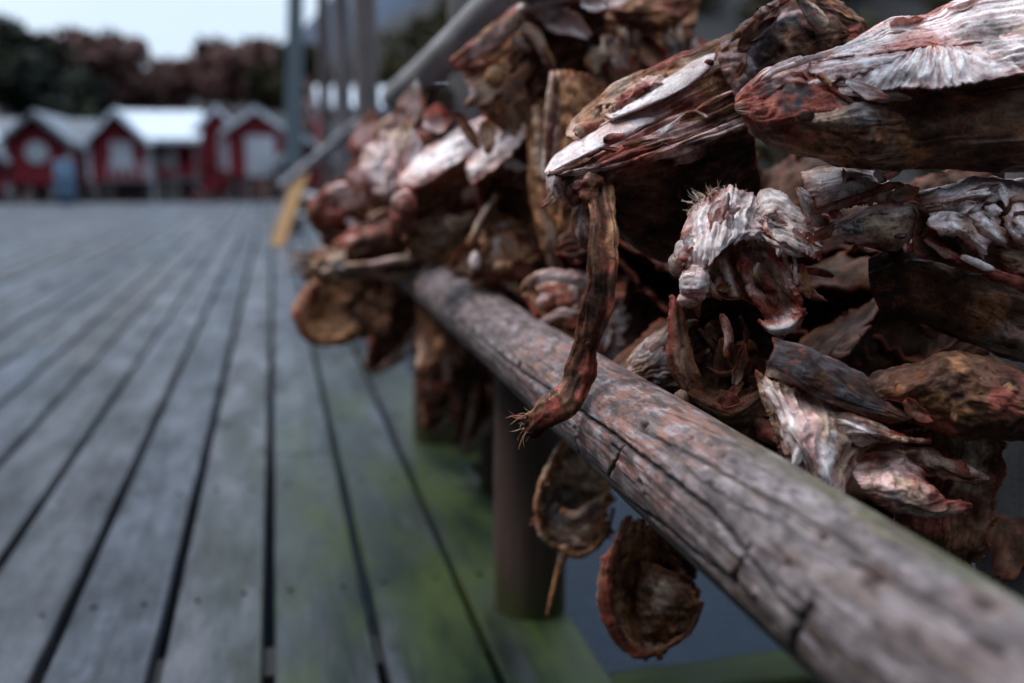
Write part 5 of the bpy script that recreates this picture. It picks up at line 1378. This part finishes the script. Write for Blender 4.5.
shreds('skin_shred', h, D, scatter(131, 40, 470, 90, 580, 60, 1.3, .7, (20, 60), (6, 16), (-2, 3), ['SBK', 'TOB', 'BRS', 'PTB', 'OTB'], 22) + scatter(132, 20, 510, 10, 600, -2, 0, .4, (20, 50), (6, 12), (-3.5, -2), ['WPW', 'PWR'], 6), 7)
D = 1.86
h = head('dark fish head with pale ribs hanging at the top centre behind the split head', 640, 30, D, G2)
patch('hull', h, D, [
    [(602,-30,4),(630,-34,2),(662,-34,2),(694,-30,4)], [(606,-4,1),(632,-6,-2),(664,-8,-2),(692,-6,1)],
    [(614,18,0),(636,22,-2),(664,22,-2),(690,12,1)], [(622,30,4),(640,34,3),(664,32,3),(684,24,4)]], ['BRBR', 'SBRB', 'RSOR', 'CRCR'], amp=.009, ridge=.003)
for x, dx in [(634, 8), (648, 6), (662, 10), (676, 4), (622, 2)]:
    tube('rib', h, D, [(x, 18, 4, 1), (x+dx*.4, 34, 5, 0), (x+dx, 52, 5, .6), (x+dx*1.2, 74, 3, 1)], ['TGTG', 'GTGT', 'RTGB'], flat=.5, nr=7)
patch('gill_cover', h, D, [[(584,40,4),(600,36,2),(624,40,2)], [(584,66,3),(604,64,0),(628,62,2)], [(578,94,3),(600,92,1),(620,84,3)], [(568,116,4),(588,112,3),(606,104,4)]], ['GTG', 'GWG', 'TGB', 'BTS'], fib='v', amp=.006, ridge=.003)
patch('back_skin', h, D, [[(560,0,10),(610,-10,10),(670,-10,10),(700,0,10)], [(560,60,9),(610,60,9),(660,60,9),(690,50,10)], [(566,120,9),(606,120,9),(650,110,9),(680,90,10)]], ['SBSB', 'KSBS', 'SBSK'], amp=.012, ridge=.004)
shreds('skin_shred', h, D, scatter(141, 40, 590, 60, 690, 30, 1.5, .5, (24, 60), (5, 14), (-2, 3), ['GTG', 'RBS', 'SBR', 'PTG'], 18), 7)
D = 1.62
h = head('amber sheet of dried fish skin hanging between the split head and the blurred heads', 570, 130, D, G2)
patch('skin_sheet', h, D, [
    [(550,76,1),(566,70,0),(584,74,0),(604,84,2)], [(549,104,.6),(566,104,-1),(584,106,-1),(604,110,2)],
    [(547,140,.6),(562,142,-1),(580,142,-.6),(600,140,2)], [(545,176,1),(558,186,0),(574,190,0),(592,186,2)],
    [(548,216,2),(560,230,1),(574,236,1),(590,226,3)]], ['TOBO', 'TOOB', 'POTB', 'TOBR', 'BOBS'], fib='v', amp=.007, ridge=.0025, rfreq=6, rag=.004)
tube('skin_rim', h, D, [(553,74,3,0),(549,104,3.4,-.6),(547,140,3.6,-.6),(545,176,3,0)], ['TWTP', 'PTTW', 'OTRT'], nr=7)
patch('lower_flap', h, D, [[(574,206,2),(590,200,1),(610,204,2)], [(574,226,1),(592,228,0),(612,228,1)], [(580,246,2),(594,250,1),(610,246,2)]], ['OPB', 'TOR', 'BRB'], amp=.005, ridge=.002)
shreds('skin_shred', h, D, scatter(151, 30, 560, 90, 580, 220, 1.5, .4, (24, 56), (5, 12), (-2, 0), ['TOB', 'OBR', 'WTO', 'BSB'], 14), 7)
D = 2.05
h = head('blurred fish head with a broad pale pink bar sloping up to the right', 440, 175, D, G2)
tube('jaw_bone', h, D, [(404,182,11,-1),(422,172,14,-3),(444,158,15,-4),(464,146,14,-4),(480,134,11,-2)], ['PWWWP', 'WWWWP', 'WWWWP', 'RPPPR'], flat=.35, amp=.006)
patch('hull', h, D, [[(396,176,4),(430,160,2),(476,132,2)], [(396,204,1),(432,192,-2),(482,168,0)], [(402,232,1),(440,232,-2),(486,208,0)], [(412,262,6),(446,266,4),(484,248,4)]], ['RPC', 'RSO', 'BTS', 'SBK'], amp=.012, ridge=.004)
blob('knob_bone', h, D, 405, 214, 15, 17, -3, ['PRC', 'CRP', 'RBR'], amp=.006)
blob('knob_bone', h, D, 468, 190, 14, 15, -2.4, ['CRP', 'PTR', 'RBR'], amp=.006)
tube('bone_loop', h, D, [(440,214,5,-3),(450,222,7,-3.4),(464,222,7,-3.4),(474,212,5,-3)], ['TGTG', 'GTTO', 'OTTB'], flat=.6)
shreds('skin_shred', h, D, scatter(161, 46, 400, 200, 480, 150, -.6, .6, (20, 56), (6, 16), (-6, -1), ['PWW', 'WWP', 'WPR', 'BSR', 'WPC'], 20), 7)
D = 1.9
h = head('blurred fish head, white pink bar above a dark hollow, left of the amber skin', 500, 190, D, G2)
tube('jaw_bone', h, D, [(471,172,7,-1),(484,158,9,-2.4),(502,144,10,-3),(522,128,8,-2.6)], ['PWWP', 'WWWP', 'PWWT'], flat=.35, amp=.005)
patch('hull', h, D, [[(474,176,1),(498,152,1),(530,122,2)], [(480,206,4),(504,190,8),(534,170,4)], [(486,232,3),(508,226,8),(538,220,4)], [(496,254,3),(514,262,3),(540,262,3)]], ['BRT', 'SKK', 'OKS', 'BOB'], amp=.01)
shreds('skin_shred', h, D, scatter(171, 36, 475, 175, 530, 140, -.6, .5, (20, 50), (5, 14), (-3, 1), ['WWW', 'WPR', 'PWP', 'SKB'], 16), 7)
D = 1.95
h = head('blurred amber flap head with a bright tooth above the far part of the pole', 505, 250, D, G2)
patch('hull', h, D, [[(482,222,3),(508,214,1),(530,222,2)], [(472,246,1),(504,244,-2),(534,248,1)], [(468,270,1),(500,274,-2),(538,276,2)], [(474,286,5),(502,290,4),(534,290,6)]], ['TOB', 'OBS', 'TOB', 'BRS'], amp=.01, ridge=.004)
tube('skin_rim', h, D, [(497,196,4,-1),(486,214,5,-2),(476,232,5,-2.4),(468,244,4,-2)], ['GTTO', 'TGTB', 'OTBB'])
blob('tooth_bone', h, D, 475, 262, 6, 11, -2.6, ['TWT', 'WWT', 'OTW'], amp=.002)
blob('tooth_bone', h, D, 503, 268, 10, 7, -3, ['TOT', 'OTO', 'BOT'], amp=.003)
shreds('skin_shred', h, D, scatter(181, 40, 480, 235, 530, 270, 1.4, .6, (20, 50), (6, 15), (-3, 1), ['TOB', 'OBS', 'WTO', 'BRS'], 16), 7)
D = 1.8
h = head('long narrow brown skin flap hanging straight down beside the amber sheet', 545, 200, D, G2, 'dried_skin_strip', 'dried strip')
patch('strip', h, D, [[(524,110,2),(536,106,1),(548,112,2)], [(527,150,1),(540,150,-1),(552,150,2)], [(530,196,1),(544,198,-1),(556,196,2)], [(538,236,1),(549,238,-1),(558,234,2)], [(548,266,2),(553,268,1),(557,264,2)]], ['SBR', 'BTB', 'OBS', 'BTB', 'OTB'], fib='v', amp=.006, ridge=.003)
D = 1.97
h = head('blurred fish head with the widest white and pink upper plate, left of the dark hollow', 440, 160, D, G2)
patch('crown_plate', h, D, [
    [(398,172,3),(424,150,3),(452,132,3),(484,116,3)], [(399,182,0),(426,162,-.5),(456,144,-.5),(486,128,0)], [(402,194,-2.4),(430,180,-3),(460,160,-3),(488,142,-2)]],
    ['RPWP', 'PWWW', 'CPWP'], amp=.006, ridge=.004, rfreq=4, rag=.008, thick=.006)
patch('cheek', h, D, [
    [(402,194,-2),(430,180,-2.6),(460,160,-2.6),(488,142,-2)], [(400,206,1),(430,196,1),(462,178,1),(490,162,2)], [(404,222,4),(432,216,4),(464,202,5),(492,186,5)]], ['CRBR', 'BSSB', 'SKKS'], amp=.008, ridge=.003)
blob('knob_bone', h, D, 404, 204, 12, 14, -2, ['PWC', 'CPR', 'RBR'], amp=.006)
D = 1.84
h = head('blurred fish head with a narrow pale plate tilted towards the amber sheet', 500, 140, D, G2)
patch('crown_plate', h, D, [
    [(466,162,2.4),(488,142,2.4),(510,122,2.4),(534,104,2.4)], [(468,174,-.4),(492,154,-.6),(514,134,-.6),(536,116,0)], [(472,186,-2),(496,168,-2.6),(518,146,-2.4),(538,128,-1.6)]],
    ['PWTP', 'WWWT', 'RPWC'], amp=.005, ridge=.003, rfreq=4, rag=.007, thick=.005)
D = 2.35
h = head('blurred pinkish fish head with upright folds above the head farthest left', 385, 165, D, G2)
patch('crown_plate', h, D, [
    [(362,150,3),(376,138,2),(394,130,2),(412,112,2)], [(360,170,0),(376,162,-2),(394,156,-2),(412,142,0)], [(364,190,-1),(380,188,-3),(396,186,-3),(410,172,-1)], [(372,208,2),(384,208,1),(396,206,1),(408,198,2)]],
    ['TPTO', 'PWPT', 'CPWP', 'BRPB'], fib='v', amp=.01, ridge=.007, rfreq=4, rag=.008)
D = 2.5
h = head('blurred tan bar shaped head bone high on the left, below the white roof', 398, 140, D, G2)
tube('jaw_bone', h, D, [(384,136,9,-1),(396,122,11,-2),(408,112,9,-1)], ['PTO', 'TPB', 'OTB'], flat=.7)
patch('hull', h, D, [[(364,152,4),(382,140,0),(400,138,4)], [(362,180,2),(384,174,-2),(404,172,2)], [(370,206,2),(388,206,-2),(406,202,2)]], ['CPT', 'PWC', 'BRB'], amp=.014, ridge=.005)
tube('pale_flap', h, D, [(386,134,6,-3),(384,152,9,-4),(388,172,8,-4)], ['WPT', 'TWP', 'GTG'], flat=.5)
shreds('skin_shred', h, D, scatter(191, 40, 370, 190, 405, 130, -.9, .5, (18, 44), (5, 13), (-6, 0), ['PTW', 'RPB', 'BRO', 'WPT'], 14), 7)
D = 2.75
h = head('blurred reddish brown head sticking out farthest left above the deck', 340, 215, D, G2)
patch('hull', h, D, [[(312,200,6),(336,182,6),(364,182,6),(386,194,6)], [(308,210,1),(332,194,-3),(360,192,-4),(384,204,0)], [(308,222,1),(332,216,-4),(360,212,-4),(382,222,0)], [(316,232,4),(338,234,2),(362,230,2),(380,234,4)]], ['RPPR', 'RPPC', 'BRSB', 'KSBK'], amp=.016, ridge=.005)
tube('jaw_bone', h, D, [(312,214,6,-2),(326,198,8,-4),(344,190,8,-5),(362,190,7,-4)], ['RCPP', 'CPWC', 'BRPT'], flat=.7, amp=.006)
shreds('skin_shred', h, D, scatter(201, 36, 312, 205, 382, 200, -.2, .7, (16, 40), (5, 12), (-6, -2), ['RPC', 'PWP', 'BRS', 'RBK'], 11), 7)
D = 2.7
h = head('blurred red brown head under the one that sticks out farthest left', 365, 245, D, G2)
patch('hull', h, D, [[(334,240,6),(352,222,5),(378,224,5),(402,238,6)], [(332,250,1),(354,236,-4),(378,236,-4),(404,250,1)], [(334,262,1),(356,258,-4),(380,258,-4),(406,266,1)], [(344,274,5),(362,276,4),(384,276,4),(404,278,5)]], ['RCPR', 'BRTR', 'SRBB', 'KSSK'], amp=.016, ridge=.005)
blob('knob_bone', h, D, 352, 246, 12, 10, -4, ['PRC', 'CRP', 'RBR'], amp=.006)
blob('knob_bone', h, D, 374, 238, 11, 10, -4.6, ['TRC', 'TCP', 'RBR'], amp=.006)
shreds('skin_shred', h, D, scatter(211, 36, 336, 248, 400, 250, .2, .7, (14, 36), (5, 11), (-6, -2), ['RPT', 'CRB', 'BSK', 'TPR'], 10), 7)
D = 2.6
h = head('blurred round brown head with dark hollow, lowest at the left of the pile', 340, 305, D, G2)
patch('shell', h, D, [[(316,284,6),(338,272,4),(362,272,5),(384,280,7)], [(302,298,0),(330,294,3),(360,294,4),(380,300,4)], [(300,318,-1),(326,318,3),(354,316,3),(376,318,4)], [(308,334,0),(328,336,1),(350,334,1),(368,336,5)], [(318,340,3),(332,343,3),(348,341,4),(360,338,6)]], ['BTBS', 'RBSS', 'BOKS', 'BOBS', 'OBBS'], amp=.012, thick=.012)
tube('shell_rim', h, D, [(320,280,5,1),(306,296,7,-1),(301,316,8,-2),(309,334,7,-1),(328,341,6,0),(346,338,6,1)], ['TRTBOB', 'OBRBOB', 'BRBBBO'], amp=.005)
patch('fibre_mat', h, D, [[(296,256,3),(316,252,0),(344,252,0),(380,262,3)], [(300,268,2),(320,266,-2),(346,268,-2),(382,276,2)], [(306,282,3),(324,282,0),(350,284,0),(382,290,3)]], ['TBTB', 'BTGB', 'SBTS'], amp=.012, ridge=.008, rfreq=9, rag=.02)
for i in range(12):
    x0, y0 = 304+fr.uniform(0, 12), 262+fr.uniform(-12, 12)
    tube('frayed_fibre', h, D, [(x0, y0, 1.4, 0), (x0-8, y0+fr.uniform(-3, 3), 1.2, 0), (x0-fr.uniform(12, 24), y0+fr.uniform(-7, 5), .5, 0)], ['TGT']*3, nr=5, res=(8, 6))

# ------------------------------------------------------------------ heads farther down the rack and in the dark behind
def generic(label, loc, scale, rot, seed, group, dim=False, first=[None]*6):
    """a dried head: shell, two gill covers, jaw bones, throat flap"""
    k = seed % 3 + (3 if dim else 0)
    tr_ = str.maketrans('PTCORBWG', 'SSKSKSSK') if dim else str.maketrans('', '')  # dim set: same head relettered near black to carry the shade
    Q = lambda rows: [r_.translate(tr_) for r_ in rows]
    if first[k] is None:
        rs = np.random.RandomState(seed+40)
        e = empty('dried_fish_head', (0, 0, 0), label, 'fish head', group)
        W = []
        for a in np.linspace(-2.4, 2.4, 9):
            row = []
            for u in np.linspace(0, 1, 8):
                f = (.12+.95*math.sin(min(u*.72+.02, 1)*math.pi*.72)**.8)*(1+.12*rs.normal())
                row.append((.15-.30*u, .062*f*math.sin(a), .082*f*math.cos(a)-.02*u))
            W.append(row)
        surf('skull', e, W, Q(['SKSSBKSK', 'KBSBSKSB', 'BSRBSBKS', 'SRBRBSOK', 'RTBCSOBS', 'SRBRBSOK', 'BSRBSBKS', 'KBSBSKSB', 'SKSSBKSK']), amp=.010, fine=.003, ridge=.004, rfreq=7, rag=.01, res=(46, 46), thick=.006)
        for sg in (1, -1):
            W = [[(-.02-.12*u, sg*(.05+.035*u+.02*v), .05-.12*v*(.5+.5*u)+.02*u) for u in np.linspace(0, 1, 5)] for v in np.linspace(0, 1, 5)]
            surf('gill_cover', e, W, Q(['RBTBT', 'PTPBR', 'BPTBG', 'BSRTB', 'RBSBO']), amp=.008, fine=.002, ridge=.005, rfreq=7, rag=.012, res=(30, 30), thick=.003)
            if not dim: tube_w('jaw_bone', e, [(.16, 0, -.015), (.10, sg*.03, -.05), (.02, sg*.05, -.075), (-.06, sg*.06, -.08)], np.array([.008, .011, .012, .008]), Q(['PTBR', 'TPTB', 'CTBR']), flat=.7, res=(20, 9), amp=.004)
        W = [[(.04-.03*u+.02*v, .02*(u-1.5), -.07-.05*v) for u in range(4)] for v in range(5)]
        surf('throat_flap', e, W, Q(['BOTB', 'OBRO', 'BOBS', 'TBOB', 'OBSB']), fib='v', amp=.008, ridge=.003, rag=.01, res=(14, 24), thick=.003)
        first[k] = e; r = e
    else:
        src = first[k]; r = src.copy(); COL.objects.link(r)
        for c in list(src.children):
            q = c.copy(); COL.objects.link(q); q.parent = r
        r['label'] = label; r['group'] = group
    r.location = Vector([float(c) for c in loc]); r.scale = (scale,)*3; r.rotation_euler = rot
    return r
PALER[0] = False
gr = random.Random(21)
n = 0
G3 = 'dim fish heads in the dark behind the front ones'
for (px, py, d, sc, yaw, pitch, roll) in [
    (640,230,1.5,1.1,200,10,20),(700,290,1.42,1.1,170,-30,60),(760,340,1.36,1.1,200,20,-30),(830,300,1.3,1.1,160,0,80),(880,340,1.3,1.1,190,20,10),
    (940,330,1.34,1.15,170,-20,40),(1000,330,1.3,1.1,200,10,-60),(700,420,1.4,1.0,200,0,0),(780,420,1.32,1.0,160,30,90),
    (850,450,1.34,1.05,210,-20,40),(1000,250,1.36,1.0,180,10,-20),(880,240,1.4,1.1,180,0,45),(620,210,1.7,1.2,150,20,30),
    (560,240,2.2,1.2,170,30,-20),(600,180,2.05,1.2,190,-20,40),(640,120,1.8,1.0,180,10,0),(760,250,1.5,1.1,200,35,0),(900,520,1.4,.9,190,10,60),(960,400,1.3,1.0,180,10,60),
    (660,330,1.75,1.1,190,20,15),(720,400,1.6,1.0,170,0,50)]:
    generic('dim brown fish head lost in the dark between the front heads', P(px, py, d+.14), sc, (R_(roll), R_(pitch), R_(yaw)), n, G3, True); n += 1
G4 = 'far blurred fish heads along the rack'
for (px, py, d, sc, yaw, pitch, roll) in [
    (420,230,2.6,1.3,180,20,30),(500,150,2.4,1.1,200,30,10),(396,322,3.2,1.15,170,60,20),(452,352,2.75,1.1,190,70,-20),(470,392,2.7,1.0,160,80,40),(438,385,2.95,.9,200,75,0),
    (380,230,3.1,1.2,170,10,10),    (480,230,2.5,1.2,190,10,10),(520,240,2.3,1.2,190,10,10),(440,200,2.7,1.2,180,10,60),]:
    generic('small blurred brown and pink fish head deeper in the hanging row', P(px, py, d), sc, (R_(roll), R_(pitch), R_(yaw)), n, G4); n += 1



# ------------------------------------------------------------------ render settings
scene.view_settings.view_transform = 'Standard'
scene.view_settings.look = 'None'
scene.view_settings.exposure = 0.30
scene.view_settings.gamma = 1.0
scene.render.engine = 'CYCLES'
scene.cycles.use_denoising = True
scene.cycles.max_bounces = 6
scene.cycles.diffuse_bounces = 3
scene.cycles.glossy_bounces = 3
scene.cycles.use_fast_gi = False
scene.cycles.sample_clamp_indirect = 4
